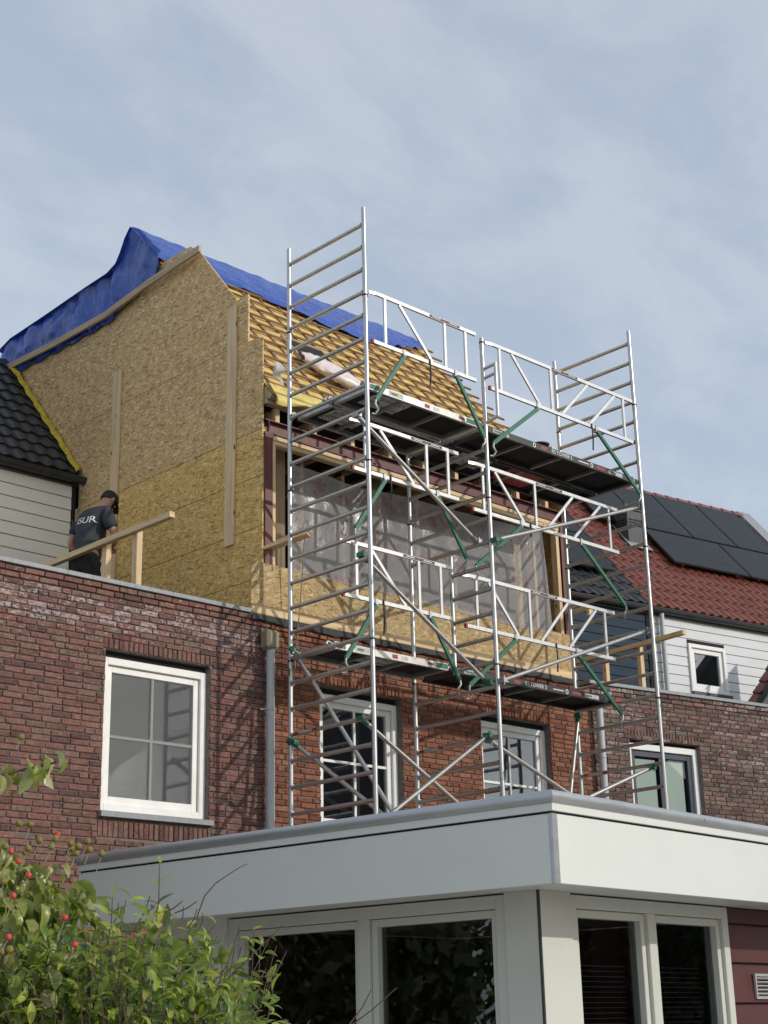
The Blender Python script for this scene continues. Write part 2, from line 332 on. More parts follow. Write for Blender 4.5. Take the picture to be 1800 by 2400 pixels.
leaf_mat('leaf_far', 'attr', [(0, (0.02, 0.035, 0.012)), (1, (0.05, 0.07, 0.02))], 0.2, 0.6)

# ------------------------------------------------------------------ mesh helpers
OFF = {}
def V(*a): return Vector(a)
class MB:
    def __init__(s): s.v = []; s.f = []; s.c = []; s.cur = (0.5, 0.5, 0.5)
    def add(s, vs, fs, c=None):
        n = len(s.v); s.v += [tuple(x) for x in vs]
        for q in fs: s.f.append([i+n for i in q]); s.c.append(c or s.cur)
        return s
    def hexa(s, p, c=None):   # 0-3 bottom ring ccw, 4-7 top ring
        return s.add(p, [(3, 2, 1, 0), (4, 5, 6, 7), (0, 1, 5, 4), (1, 2, 6, 5), (2, 3, 7, 6), (3, 0, 4, 7)], c)
    def box(s, x0, x1, y0, y1, z0, z1, c=None):
        return s.hexa([(x0, y0, z0), (x1, y0, z0), (x1, y1, z0), (x0, y1, z0), (x0, y0, z1), (x1, y0, z1), (x1, y1, z1), (x0, y1, z1)], c)
    def beam(s, p0, p1, w, h, upv=(0, 0, 1), c=None):
        p0 = Vector(p0); p1 = Vector(p1); d = (p1-p0).normalized(); u = Vector(upv)
        if abs(d.dot(u)) > 0.98: u = Vector((0, 1, 0))
        a = d.cross(u).normalized()*(w/2); b = a.cross(d).normalized()*(h/2)
        return s.hexa([p0-a-b, p0+a-b, p1+a-b, p1-a-b, p0-a+b, p0+a+b, p1+a+b, p1-a+b], c)
    def tube(s, p0, p1, r, n=12, r1=None, caps=True, c=None):
        return s.path([p0, p1], r, n, caps, r1, c)
    def path(s, pts, r, n=8, caps=True, r1=None, c=None):
        pts = [Vector(p) for p in pts]; rings = []; k = len(pts)
        prev = None
        for i, p in enumerate(pts):
            d = (pts[min(i+1, k-1)]-pts[max(i-1, 0)]).normalized()
            if prev is None:
                u = Vector((0, 0, 1)) if abs(d.z) < 0.9 else Vector((1, 0, 0))
                a = d.cross(u).normalized()
            else: a = (prev-d*prev.dot(d)).normalized()
            prev = a; b = d.cross(a)
            rr = r if r1 is None else r+(r1-r)*i/(k-1)
            rings.append([p+(a*math.cos(2*math.pi*j/n)+b*math.sin(2*math.pi*j/n))*rr for j in range(n)])
        vs = [q for rg in rings for q in rg]; fs = []
        for i in range(k-1):
            for j in range(n): fs.append((i*n+j, i*n+(j+1) % n, (i+1)*n+(j+1) % n, (i+1)*n+j))
        if caps: fs.append(tuple(range(n-1, -1, -1))); fs.append(tuple((k-1)*n+j for j in range(n)))
        return s.add(vs, fs, c)
    def prism(s, poly, ext, c=None):
        poly = [Vector(p) for p in poly]; ext = Vector(ext); n = len(poly)
        vs = poly+[p+ext for p in poly]
        fs = [tuple(range(n-1, -1, -1)), tuple(range(n, 2*n))]+[(i, (i+1) % n, n+(i+1) % n, n+i) for i in range(n)]
        return s.add(vs, fs, c)
    def lathe(s, ctr, prof, n=16, c=None):
        ctr = Vector(ctr); vs = []; fs = []
        for r, z in prof: vs += [ctr+Vector((r*math.cos(2*math.pi*j/n), r*math.sin(2*math.pi*j/n), z)) for j in range(n)]
        for i in range(len(prof)-1):
            for j in range(n): fs.append((i*n+j, i*n+(j+1) % n, (i+1)*n+(j+1) % n, (i+1)*n+j))
        fs.append(tuple(range(n-1, -1, -1))); fs.append(tuple((len(prof)-1)*n+j for j in range(n)))
        return s.add(vs, fs, c)
    def grid(s, rows, c=None, closed=False):
        n = len(rows[0]); vs = [p for r_ in rows for p in r_]; fs = []
        for i in range(len(rows)-1):
            for j in range(n-1): fs.append((i*n+j, i*n+j+1, (i+1)*n+j+1, (i+1)*n+j))
        return s.add(vs, fs, c)
    def mesh(s, name, mat, smooth=None, off=None):
        me = bpy.data.meshes.new(name)
        o = off or Vector((0, 0, 0))
        me.from_pydata([(x-o[0], y-o[1], z-o[2]) for x, y, z in s.v], [], s.f)
        me.materials.append(MATS[mat] if isinstance(mat, str) else mat)
        at = me.color_attributes.new('col', 'FLOAT_COLOR', 'CORNER')
        buf = []
        for q, c in zip(s.f, s.c): buf += [c[0], c[1], c[2], 1.0]*len(q)
        at.data.foreach_set('color', buf)
        if smooth is not None:
            me.polygons.foreach_set('use_smooth', [True]*len(me.polygons)); me.set_sharp_from_angle(angle=R(smooth))
        me.update(); return me
    def build(s, name, mat, parent=None, smooth=None, kind=None, bevel=0):
        off = OFF.get(parent.name, Vector((0, 0, 0))) if parent else Vector((0, 0, 0))
        me = s.mesh(name, mat, smooth, off)
        if bevel:
            bm = bmesh.new(); bm.from_mesh(me)
            es = [e for e in bm.edges if len(e.link_faces) == 2 and e.calc_face_angle(0) > R(50)]
            bmesh.ops.bevel(bm, geom=es, offset=bevel, segments=1, affect='EDGES', clamp_overlap=True); bm.to_mesh(me); bm.free()
        o = bpy.data.objects.new(name, me); COL.objects.link(o)
        if parent: o.parent = parent; OFF[o.name] = off
        if kind: o['kind'] = kind
        return o
def inst(name, me, parent, M, color=None):
    o = bpy.data.objects.new(name, me); COL.objects.link(o); o.parent = parent
    off = OFF.get(parent.name, Vector((0, 0, 0)))
    M = Matrix.Translation(-off) @ M; o.matrix_basis = M; OFF[o.name] = Vector((0, 0, 0))
    if color: o.color = (*color, 1)
    return o
def tag(o, label, cat, group=None):
    o['label'] = label; o['category'] = cat
    if group: o['group'] = group
    return o
def root(name, loc, label, cat, rz=None, group=None):
    o = bpy.data.objects.new(name, None); COL.objects.link(o); o.location = loc
    o.empty_display_size = 0.2
    if rz is None: OFF[o.name] = Vector(loc)
    else: o.rotation_euler = (0, 0, rz); OFF[o.name] = Vector((0, 0, 0))
    return tag(o, label, cat, group)
def B(*a): return MB().box(*a)
def text_mb(mb, body, M, size, c=None, depth=0.0):
    cu_ = bpy.data.curves.new('t', 'FONT'); cu_.body = body; cu_.size = size; cu_.align_x = 'CENTER'; cu_.align_y = 'CENTER'
    ob = bpy.data.objects.new('t', cu_); COL.objects.link(ob)
    dg = bpy.context.evaluated_depsgraph_get(); dg.update()
    me = bpy.data.meshes.new_from_object(ob.evaluated_get(dg))
    mb.add([M @ v.co for v in me.vertices], [tuple(p.vertices) for p in me.polygons], c)
    bpy.data.objects.remove(ob); bpy.data.curves.remove(cu_); bpy.data.meshes.remove(me)
def axes(o, x, y, z=None):
    x = Vector(x).normalized(); y = Vector(y).normalized(); z = Vector(z) if z else x.cross(y)
    M = Matrix((x, y, z)).transposed().to_4x4(); M.translation = Vector(o); return M

# ------------------------------------------------------------------ ground
g = MB().add([(-400, -400, 0), (400, -400, 0), (400, 400, 0), (-400, 400, 0)], [(0, 1, 2, 3)]).build('ground', 'bounce_ground'); g['kind'] = 'structure'
pv = B(-2, 24, 9.0, 12.8, 0.0, 0.05).build('unseen_pavement', 'bounce_paving'); pv['kind'] = 'structure'

# ------------------------------------------------------------------ brick walls
CO = 0.0625
BCACHE = {}
def brick_box(mb, x0, x1, y0, y1, z0, z1, c, rr, ch=0.005):
    j = lambda a: (rr.random()-0.5)*a
    f = [(x0+ch+j(.004), y0+j(.004), z0+ch+j(.003)), (x1-ch+j(.004), y0+j(.004), z0+ch+j(.003)), (x1-ch+j(.004), y0+j(.004), z1-ch+j(.003)), (x0+ch+j(.004), y0+j(.004), z1-ch+j(.003))]
    k = [(x0, y0+ch, z0), (x1, y0+ch, z0), (x1, y0+ch, z1), (x0, y0+ch, z1)]
    b = [(x0, y1, z0), (x1, y1, z0), (x1, y1, z1), (x0, y1, z1)]
    fs = [(0, 1, 2, 3)]
    for i in range(4):
        n = (i+1) % 4; fs.append((i, 4+i, 4+n, n)); fs.append((4+i, 8+i, 8+n, 4+n))
    mb.add(f+k+b, [tuple(reversed(q)) if False else q for q in fs], c)
def brick_wall(house, kind, x0, x1, ztop, opens, prio, mortar, bloom, seed, lint=None, y=0.0, zlow=0.0, depth=0.24, npiece=300):
    rr = random.Random(seed)
    xs = sorted({x0, x1, *[o[0] for o in opens], *[o[1] for o in opens]}); zs = sorted({zlow, ztop, *[o[2] for o in opens], *[o[3] for o in opens]})
    mb = MB()
    for a, b_ in zip(xs, xs[1:]):
        for c, d in zip(zs, zs[1:]):
            cx, cz = (a+b_)/2, (c+d)/2
            if any(o[0] < cx < o[1] and o[2] < cz < o[3] for o in opens): continue
            mb.box(a, b_, y+0.015, y+depth, c, d)
    wall = mb.build('wall', mortar, house)
    items = []
    n = int((ztop-zlow)/CO)
    blocks = [(o[0], o[1], o[2], o[3]) for o in opens]+[(l[0], l[1], l[2], l[3]) for l in (lint or [])]
    for i in range(n):
        z1 = ztop-i*CO-0.006; z0 = z1-0.051
        x = x0-rr.random()*0.21
        cuts = [(b_[0]-0.004, b_[1]+0.004) for b_ in blocks if b_[2]+0.012 < (z0+z1)/2+0.012 and b_[3] > (z0+z1)/2]
        segs = [(x0+0.004, x1-0.004)]
        for ca, cb in cuts:
            ns = []
            for a, b_ in segs:
                if cb <= a or ca >= b_: ns.append((a, b_)); continue
                if ca > a: ns.append((a, ca))
                if cb < b_: ns.append((cb, b_))
            segs = ns
        pr = 0.022 if i == 0 else (0.012 if i == 1 else 0.0)
        for a, b_ in segs:
            x = a-(rr.choice([0, .11, .05, .16]))
            while x < b_:
                ln = 0.21 if rr.random() > 0.12 else 0.10
                p, q = max(a, x), min(b_, x+ln)
                if q-p > 0.03:
                    yo = y-pr+(rr.random()-0.5)*0.006
                    dz = (rr.random()-0.5)*0.004
                    items.append((p, q, yo, z0+dz, z1+dz, 'h'))
                x += ln+0.0115
    for l in (lint or []):      # header bricks on end over and under the windows
        x = l[0]
        while x < l[1]-0.02:
            q = min(l[1], x+0.05)
            items.append((x+0.002, q, y+(rr.random()-0.5)*0.006, l[2]+0.004, l[3]-0.006, 'v')); x = q+0.011
    sc_ = sorted(items, key=lambda t: prio(t), reverse=True)
    head, rest = sc_[:npiece], sc_[npiece:]
    def colr(t): return (rr.random(), max(0, min(1, bloom((t[0]+t[1])/2, (t[3]+t[4])/2)*(0.25+1.2*rr.random()**1.8)*(0.4 if t[5] == 'v' else 1))), rr.random())
    pm, am = BR[kind]
    for t in head:
        L_ = round(t[1]-t[0], 2); H = round(t[4]-t[3], 3); key = (kind, L_, H, rr.randrange(4))
        if key not in BCACHE:
            b_ = MB(); brick_box(b_, -L_/2, L_/2, 0, 0.095, -H/2, H/2, (0.5, 0.5, 0.5), rr); BCACHE[key] = b_.mesh('brick', pm)
        o = inst('brick', BCACHE[key], wall, Matrix.Translation(((t[0]+t[1])/2, t[2], (t[3]+t[4])/2)), colr(t))
    mb = MB()
    for t in rest: brick_box(mb, t[0], t[1], t[2], t[2]+0.095, t[3], t[4], colr(t), rr)
    mb.build('brickwork', am, wall, kind='stuff')
    return wall

def window(house, x0, x1, z0, z1, y, mat='white_frame_worn', fw=0.075, sash=0.07, mx_=True, mz=None, glass='glass', sill=True, reces=0.07, room='room_dark', screen=False, sash_mat=None, roomd=0.9, muntin=0.03):
    yf = y+reces; sash_mat = sash_mat or mat
    m_ = MB(); m_.box(x0, x0+fw, yf, yf+0.1, z0, z1); m_.box(x1-fw, x1, yf, yf+0.1, z0, z1)
    m_.box(x0+fw, x1-fw, yf, yf+0.1, z1-fw, z1); m_.box(x0+fw, x1-fw, yf, yf+0.1, z0, z0+fw*0.9)
    win = m_.build('window', mat, house, bevel=0.004)
    a, b_, c, d = x0+fw, x1-fw, z0+fw*0.9, z1-fw
    ys = yf+0.035
    m_ = MB(); m_.box(a+.003, a+sash, ys, ys+0.055, c+.003, d-.003); m_.box(b_-sash, b_-.003, ys, ys+0.055, c+.003, d-.003)
    m_.box(a+sash, b_-sash, ys, ys+0.055, d-sash, d-.003); m_.box(a+sash, b_-sash, ys, ys+0.055, c+.003, c+sash*1.15)
    m_.build('sash', sash_mat, win, bevel=0.004)
    ga, gb, gc, gd = a+sash, b_-sash, c+sash*1.15, d-sash
    B(ga, gb, ys+0.03, ys+0.036, gc, gd).build('pane', glass, win)
    xm = (ga+gb)/2
    if mx_: B(xm-muntin/2, xm+muntin/2, ys+0.012, ys+0.028, gc, gd).build('muntin', sash_mat, win)
    if mz:
        if mx_:
            B(ga, xm-muntin/2-.001, ys+0.012, ys+0.028, mz-muntin/2, mz+muntin/2).build('muntin', sash_mat, win); B(xm+muntin/2+.001, gb, ys+0.012, ys+0.028, mz-muntin/2, mz+muntin/2).build('muntin', sash_mat, win)
        else: B(ga, gb, ys+0.012, ys+0.028, mz-muntin/2, mz+muntin/2).build('muntin', sash_mat, win)
    if screen: B(ga, gb, ys+0.004, ys+0.006, gc, gd).build('insect_screen', 'insect_screen', win)
    B(x0, x1, yf+.03, yf+.11, z1+.001, z1+.072).build('head_gap_shade', 'joint_black', win)  # black filler above the frame, stands in for the shade in the gap
    if sill: MB().prism([(x0-.03, y-0.055, z0-0.075), (x0-.03, y-0.055, z0-0.02), (x0-.03, yf+0.03, z0-.002), (x0-.03, yf+0.03, z0-0.075)], (x1-x0+.06, 0, 0)).build('sill', 'zinc', win, bevel=0.003)
    # the room behind
    r = MB(); ya, yb = yf+0.101, yf+0.1+roomd
    P = [(x0, ya, z0), (x1, ya, z0), (x1, yb, z0), (x0, yb, z0), (x0, ya, z1), (x1, ya, z1), (x1, yb, z1), (x0, yb, z1)]
    r.add(P, [(0, 1, 2, 3), (7, 6, 5, 4), (1, 5, 6, 2), (2, 6, 7, 3), (3, 7, 4, 0)]).build('room', room, win)
    return win

def siding(house, x0, x1, z0, z1, y, pitch, mat, opens=()):
    back = B(x0, x1, y+0.02, y+0.14, z0, z1).build('upper_wall', 'joint_black', house) if not opens else None
    if opens:
        o = opens[0]; back = MB().box(x0, o[0], y+.02, y+.14, z0, z1).box(o[1], x1, y+.02, y+.14, z0, z1).box(o[0], o[1], y+.02, y+.14, z0, o[2]).box(o[0], o[1], y+.02, y+.14, o[3], z1).build('upper_wall', 'joint_black', house)
    z = z1
    while z > z0+0.01:
        a, b_ = max(z0, z-pitch+0.009), z
        segs = [(x0, x1)]
        for o in opens:
            if a < o[3] and b_ > o[2]: segs = [(x0, o[0]-.003), (o[1]+.003, x1)]
        for o in opens:
            if a < o[3] < b_-.01: segs = segs+[(o[0]-.003, o[1]+.003, o[3]+.002, b_)]
            if a+.01 < o[2] < b_: segs = segs+[(o[0]-.003, o[1]+.003, a, o[2]-.002)]
        for sg in segs:
            p, q = sg[:2]; a, b_ = (sg[2:] if len(sg) > 2 else (a, b_))
            MB().hexa([(p, y-0.004, a), (q, y-0.004, a), (q, y+.022, a), (p, y+.022, a), (p, y+0.004, b_), (q, y+0.004, b_), (q, y+.022, b_), (p, y+.022, b_)]).build('plank', mat, back, bevel=0.002)
        z -= pitch
    return back

def tile_mesh(name, mat, wd, ln, seed, amp=0.022):
    mb = MB(); n = 9; rows = []
    def prof(u): # S profile pantile: broad trough and roll
        return amp*math.cos(2*math.pi*(u-0.12))
    top = [[(wd*(j/(n-1)), y, prof(j/(n-1))+0.034*(1-y/ln)) for j in range(n)] for y in (0.0, 0.012, ln*0.5, ln)]
    top[0] = [(x, y-0.0, z-0.006) for x, y, z in top[0]]
    mb.grid(top)
    bot = [(x, 0.004, z-0.042) for x, y, z in top[0]]
    mb.grid([bot, top[0]])
    return mb.mesh(name, mat, 50)
def tile_roof(house, name, mat_amp, x0, cols, wd, rows, pitch, ye, ze, slope, skip=None, limit=300, under='roof_underlay', y_extent=None, jitter=0.0):
    mat, amp = mat_amp
    th = math.atan(slope); c, s = math.cos(th), math.sin(th)
    Lr = y_extent or rows*pitch
    x1 = x0+cols*wd
    rf = MB().prism([(x0, ye+0.02, ze-0.05), (x0, ye+0.02+Lr*c, ze-0.05+Lr*s), (x0, ye+0.06+Lr*c, ze-0.14+Lr*s), (x0, ye+0.06, ze-0.14)], (x1-x0, 0, 0)).build('roof', under, house)
    me = [tile_mesh('tile', mat, wd*1.06, pitch*1.12, k, amp) for k in range(1)]
    k = 0; mass = MB(); rr = random.Random(5)
    for r in range(rows):
        for q in range(cols):
            if skip and skip(x0+q*wd, r): continue
            M = Matrix.Translation((x0+q*wd, ye+r*pitch*c, ze+r*pitch*s)) @ Matrix.Rotation(th, 4, 'X') @ Matrix.Rotation((rr.random()-.5)*0.02, 4, 'Z')
            if k < limit: inst('tile', me[0], rf, M)
            else: mass.add([M @ v.co for v in me[0].vertices], [tuple(p.vertices) for p in me[0].polygons])
            k += 1
    if mass.v: mass.build('tiling', mat, rf, smooth=50, kind='stuff')
    return rf
def half_gutter(mb, x0, x1, y, z, r=0.06, n=9):
    rows = []
    for x in (x0, x1):
        rows.append([(x, y+r*math.cos(math.pi+math.pi*j/(n-1)), z+r*1.1*math.sin(math.pi+math.pi*j/(n-1))) for j in range(n)]+[(x, y+(r-.004)*math.cos(2*math.pi-math.pi*j/(n-1)), z+(r-.004)*1.1*math.sin(2*math.pi-math.pi*j/(n-1))) for j in range(n)])
    mb.grid(rows); mb.tube((x0, y-r, z), (x1, y-r, z), 0.009, 6)
    for x in (x0, x1): mb.add([(x, y+r*math.cos(math.pi+math.pi*j/(n-1)), z+r*1.1*math.sin(math.pi+math.pi*j/(n-1))) for j in range(n)], [tuple(range(n))])

# ================================================================== house on the left
YF = 12.85
A = root('terraced_house', (8.0, YF, 0), 'red brick terraced house with cream siding storey, left of the unfinished house', 'house')
def prioA(t):
    if t[3] < 3.5 or t[1] < 7.25: return -50
    return -((t[0]-7)*0.9+(6.0-t[3])*0.25)
blA = lambda x, z: max(0.0, min(1.0, 1.0-abs(z-5.68)/0.26))*0.95+0.2*max(0, min(1, (z-4.8)/0.5))+0.06
brick_wall(A, 'red', -1.0, 10.655, 6.0, [(8.52, 9.84, 3.70, 5.332)], prioA, 'mortar_dark', blA, 3,
           lint=[(8.49, 9.87, 5.335, 5.445), (8.49, 9.87, 3.455, 3.62)], y=YF)
MB().prism([(-1, YF-0.05, 6.002), (-1, YF-0.05, 6.05), (-1, YF+0.2, 6.065), (-1, YF+0.2, 6.002)], (11.37, 0, 0)).build('coping', 'zinc', A, bevel=0.004)
B(8.0, 8.004, YF-0.052, YF+0.2, 6.0, 6.0662).build('coping_joint', 'gutter_dark', A); B(9.3, 9.304, YF-0.052, YF+0.2, 6.0, 6.0662).build('coping_joint', 'gutter_dark', A)
B(-1, 10.5, YF+0.21, 16.75, 5.8, 5.97).build('roof_deck', 'bitumen', A)
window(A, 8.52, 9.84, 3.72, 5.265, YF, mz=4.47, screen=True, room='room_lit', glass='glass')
siding(A, 2.0, 10.44, 5.98, 8.56, 16.7, 0.172, 'siding_cream')
B(10.443, 10.50, 16.69, 16.83, 5.98, 8.56).build('corner_trim', 'joint_black', A)
gm = MB(); half_gutter(gm, 2.0, 10.56, 16.60, 8.655, 0.07); gm.box(2.0, 10.50, 16.655, 16.70, 8.555, 8.70); gm.build('gutter', 'gutter_dark', A, smooth=40)
tile_roof(A, 'tile', ('tile_dark', .015), 10.50-0.215*26, 26, 0.215, 11, 0.29, 16.66, 8.73, 1.137)
fm = MB(); rr = random.Random(4); rows = []
for i in range(28):
    t_ = i/27*.93; yy = 16.62+t_*2.1; zz = 8.70+t_*2.1*1.137
    wv = 0.018*math.sin(i*1.9)+0.012*rr.random()
    rows.append([(10.44+wv, yy, zz+0.045), (10.475+wv, yy-0.02, zz+0.085+wv), (10.505+wv*.6, yy-.01, zz+0.10), (10.535, yy, zz+0.06)])
fm.grid(rows).build('flashing_wool', 'yellow_wool', A, smooth=60)

# ================================================================== house under construction (middle)
H = root('unfinished_house', (13.4, YF, 0), 'house being raised, with OSB side wall, open steel framed front and bare roof battens', 'house')
HX0, HX1 = 10.66, 16.285
def prioB(t):
    if t[3] < 3.4: return -50
    return -abs(t[0]-10.6)*0.6-abs(4.6-t[3])*0.3
blB = lambda x, z: 0.12 if z < 5.7 else 0.3
brick_wall(H, 'orange', HX0, HX1, 5.93, [(11.40, 12.69, 3.70, 5.337), (14.08, 15.39, 3.70, 5.337)], prioB, 'mortar_dark', blB, 8,
           lint=[(11.37, 12.72, 5.34, 5.45), (14.05, 15.42, 5.34, 5.45)], y=YF)
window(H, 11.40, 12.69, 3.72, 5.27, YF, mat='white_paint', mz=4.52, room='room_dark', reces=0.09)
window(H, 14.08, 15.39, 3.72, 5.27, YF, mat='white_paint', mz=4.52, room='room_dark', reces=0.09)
# lead flashing strip over the wall head
fl = MB(); rows = []
for i in range(60):
    x = 10.37+i*(15.99-10.37)/59; wv = 0.010*math.sin(i*0.9)+0.008*math.sin(i*2.3)
    rows.append([(x, YF-0.02, 6.02), (x, YF-0.055, 5.995+wv*.3), (x, YF-0.06-wv, 5.93+wv)])
fl.grid(rows).build('flashing', 'bitumen', H, smooth=60)
# OSB side wall, sheets lying in rows
XS = 10.56
outline = [(12.87, 5.99), (12.87, 9.42), (13.14, 9.46), (13.14, 10.09), (13.355, 10.08), (14.14, 11.07), (14.33, 11.215), (14.95, 11.225), (15.2, 11.0), (18.8, 10.92), (16.72, 8.66), (16.72, 5.99)]
def clip(poly, zc, above):
    out_ = []
    for i in range(len(poly)):
        p, q = poly[i], poly[(i+1) % len(poly)]
        ip = (p[1] >= zc) == above; iq = (q[1] >= zc) == above
        if ip: out_.append(p)
        if ip != iq:
            t_ = (zc-p[1])/(q[1]-p[1]); out_.append((p[0]+t_*(q[0]-p[0]), zc))
    return out_
def clipy(poly, yc, above):
    return [(b_, a) for a, b_ in clip([(z, y) for y, z in poly], yc, above)]
side = B(XS+0.02, XS+0.12, 12.89, 16.9, 5.99, 8.3).build('side_wall', 'pine_z', H)
zr = [(5.99, 6.468, [14.6]), (6.468, 7.073, []), (7.073, 7.69, [15.6]), (7.69, 8.26, []), (8.26, 9.48, [15.3]), (9.48, 11.3, [])]
for i, (za, zb, ys) in enumerate(zr):
    pl = clip(clip(outline, za+0.004, True), zb-0.004, False)
    edges = [0]+ys+[99]
    for ya, yb in zip(edges, edges[1:]):
        pp = clipy(clipy(pl, ya+0.002, True), yb-0.002, False)
        if len(pp) > 2: MB().prism([(XS, y, z) for y, z in pp], (0.019, 0, 0)).build('osb_sheet', 'osb_weathered' if i > 3 else 'osb_fresh', side)
# boards screwed to the side wall
def board(p0, p1, w_, h_, mat, parent, upv=(0, 0, 1), name='board'): return MB().beam(p0, p1, w_, h_, upv).build(name, mat, parent, bevel=0.004)
board((XS-0.02, 13.445, 6.96), (XS-0.02, 13.42, 10.0), 0.165, 0.034, 'pine_z', H, (1, 0, 0))
board((XS-0.02, 15.86, 6.0), (XS-0.02, 15.86, 9.98), 0.165, 0.034, 'pine_z', H, (1, 0, 0))
tim = MB(); pts = [(14.0, 11.02), (15.2, 10.955), (16.1, 10.86), (17.4, 10.88), (18.72, 10.95)]
for (y0, z0), (y1, z1) in zip(pts, pts[1:]): tim.hexa([(XS-.115, y0, z0-.045), (XS-.08, y0, z0-.045), (XS-.08, y1, z1-.045), (XS-.115, y1, z1-.045), (XS-.115, y0, z0+.045), (XS-.08, y0, z0+.045), (XS-.08, y1, z1+.045), (XS-.115, y1, z1+.045)])
tim.build('tarp_batten', 'oldpine_y', H)
# lower front panel: sheets and sill board
xs = [10.37, 10.80, 12.02, 13.24, 14.46, 15.97]
for a, b_ in zip(xs, xs[1:]): B(a+.002, b_-.002, YF-0.022, YF-0.002, 6.10, 6.615).build('front_sheet', 'osb_bright', H)
for a, b_ in ((10.37, 12.9), (12.905, 15.97)): B(a, b_, YF-0.048, YF-0.0225, 6.005, 6.098).build('sill_board', 'pine_x', H, bevel=0.004)
B(10.6, 16.0, YF, YF+0.14, 5.94, 6.60).build('parapet_frame', 'oldpine_x', H)
# steel portal: I-beam and two columns
def ibeam_x(x0, x1, y, z0, z1, wd=0.13, tf=0.011, tw=0.008):
    return MB().box(x0, x1, y, y+wd, z0, z0+tf).box(x0, x1, y, y+wd, z1-tf, z1).box(x0, x1, y+wd/2-tw/2, y+wd/2+tw/2, z0+tf, z1-tf)
ibeam_x(10.585, 15.985, YF+.0, 8.215, 8.385).build('steel_beam', 'steel_primer', H)
for x in (10.59, 15.86):
    cm = MB().box(x, x+0.11, YF+.0, YF+.011, 6.60, 8.194).box(x, x+0.11, YF+.109, YF+.12, 6.60, 8.194).box(x+.05, x+.06, YF+.0111, YF+.1089, 6.60, 8.194).box(x-.01, x+.127, YF-.005, YF+.125, 8.195, 8.213)
    col_ = cm.build('steel_column', 'steel_primer', H)
    MB().box(x+.055, x+.063, YF+.002, YF+.06, 8.228, 8.372).build('stiffener', 'steel_primer', H)
    for xx in (x+.03, x+.087): MB().lathe((xx, YF+.02, 8.16), [(0.011, 0), (0.011, 0.033)], 6).build('bolt', 'bolt_steel', col_)
# timber framing
B(10.72, 15.85, YF+.012, YF+.10, 8.155, 8.205).build('header', 'pine_x', H)
B(10.72, 15.85, YF+.02, YF+.11, 8.10, 8.15).build('header', 'pine_x', H)
for x, w_ in ((10.715, .045), (15.78, .06)): B(x, x+w_, YF+.02, YF+.115, 6.62, 8.098).build('stud', 'pine_z', H)
for x, w_, d in ((10.86, .05, .35), (11.10, .14, .42), (11.9, .05, .9), (12.6, .05, .9), (13.25, .05, .9), (13.95, .05, .9), (14.65, .05, .9), (15.35, .14, .42), (15.62, .06, .3)): B(x, x+w_, YF+d, YF+d+.14, 6.0, 8.45).build('stud', 'pine_z' if w_ < .1 else 'oldpine_z', H)
for x in (10.76, 11.34, 11.96, 12.6, 13.2, 13.8, 14.4, 15.0, 15.6): B(x, x+.06, YF+.02, YF+.10, 8.387, 8.565).build('blocking', 'pine_z', H)
for x in (10.76, 11.34, 11.96, 12.6, 13.2, 13.8, 14.4, 15.0, 15.6): B(x, x+.06, YF+.15, YF+2.6, 8.40, 8.56).build('joist', 'oldpine_y', H)
B(10.59, 15.98, YF-.03, YF+.06, 8.57, 8.78).build('eave_beam', 'oldpine_x', H, bevel=0.005)
# room behind the opening
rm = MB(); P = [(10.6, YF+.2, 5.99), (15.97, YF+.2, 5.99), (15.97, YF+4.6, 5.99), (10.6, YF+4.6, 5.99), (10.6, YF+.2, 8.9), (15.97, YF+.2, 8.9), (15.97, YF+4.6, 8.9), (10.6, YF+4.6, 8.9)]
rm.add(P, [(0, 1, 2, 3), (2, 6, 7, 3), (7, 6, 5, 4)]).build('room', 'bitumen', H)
B(15.98, 16.0, YF+.01, 17.6, 5.99, 9.0).build('side_wall', 'osb_fresh', H)
B(10.585, 10.6, 16.91, 17.6, 5.99, 8.95).build('side_wall', 'bitumen', H)
# raised roof: foil, counter battens, battens
RS = 1.129; RY, RZ = 15.55, 11.86
rz = lambda y: RZ+RS*(y-RY)
th = math.atan(RS); nrm = Vector((0, -math.sin(th), math.cos(th)))
fo = MB(); rows = []
for i in range(46):
    y = 12.70+(RY-12.70)*i/45; rows.append([])
    for j in range(30):
        x = 10.585+(15.95-10.585)*j/29
        rows[-1].append(Vector((x, y, rz(y)))+nrm*(0.012*noise.noise(Vector((x*1.4, y*2.2, 0)))))
roof = fo.grid(rows).build('roof', 'roof_foil', H, smooth=70)
MB().prism([(10.6, 12.74, rz(12.74)-.03), (10.6, RY, RZ-.03), (10.6, RY, RZ-.09), (10.6, 12.80, rz(12.74)-.07)], (5.33, 0, 0)).build('sarking', 'oldpine_x', roof)
B(15.93, 15.95, 12.9, 18.8, 8.6, 8.75).build('verge', 'osb_fresh', roof)
MB().prism([(15.93, 12.78, 8.6), (15.93, RY, RZ-.1), (15.93, 15.9, 11.4), (15.93, 18.8, 11.3), (15.93, 18.8, 8.6)], (0.018, 0, 0)).build('verge_sheet', 'osb_fresh', roof)
x = 10.70; k = 0
while x < 15.95:
    a, b_ = 12.76, RY-.02
    ps = [(a, b_)] if not (11.75 < x < 12.75) else [(a, 13.62), (14.25, b_)]
    for p, q in ps:
        MB().beam(Vector((x, p, rz(p)))+nrm*.012, Vector((x+0.02*rnd.random(), q, rz(q)))+nrm*.012, .032, .016, nrm).build('counter_batten', 'batten_y', roof)
    x += 0.315
y = 12.86; k = 0; rr = random.Random(21)
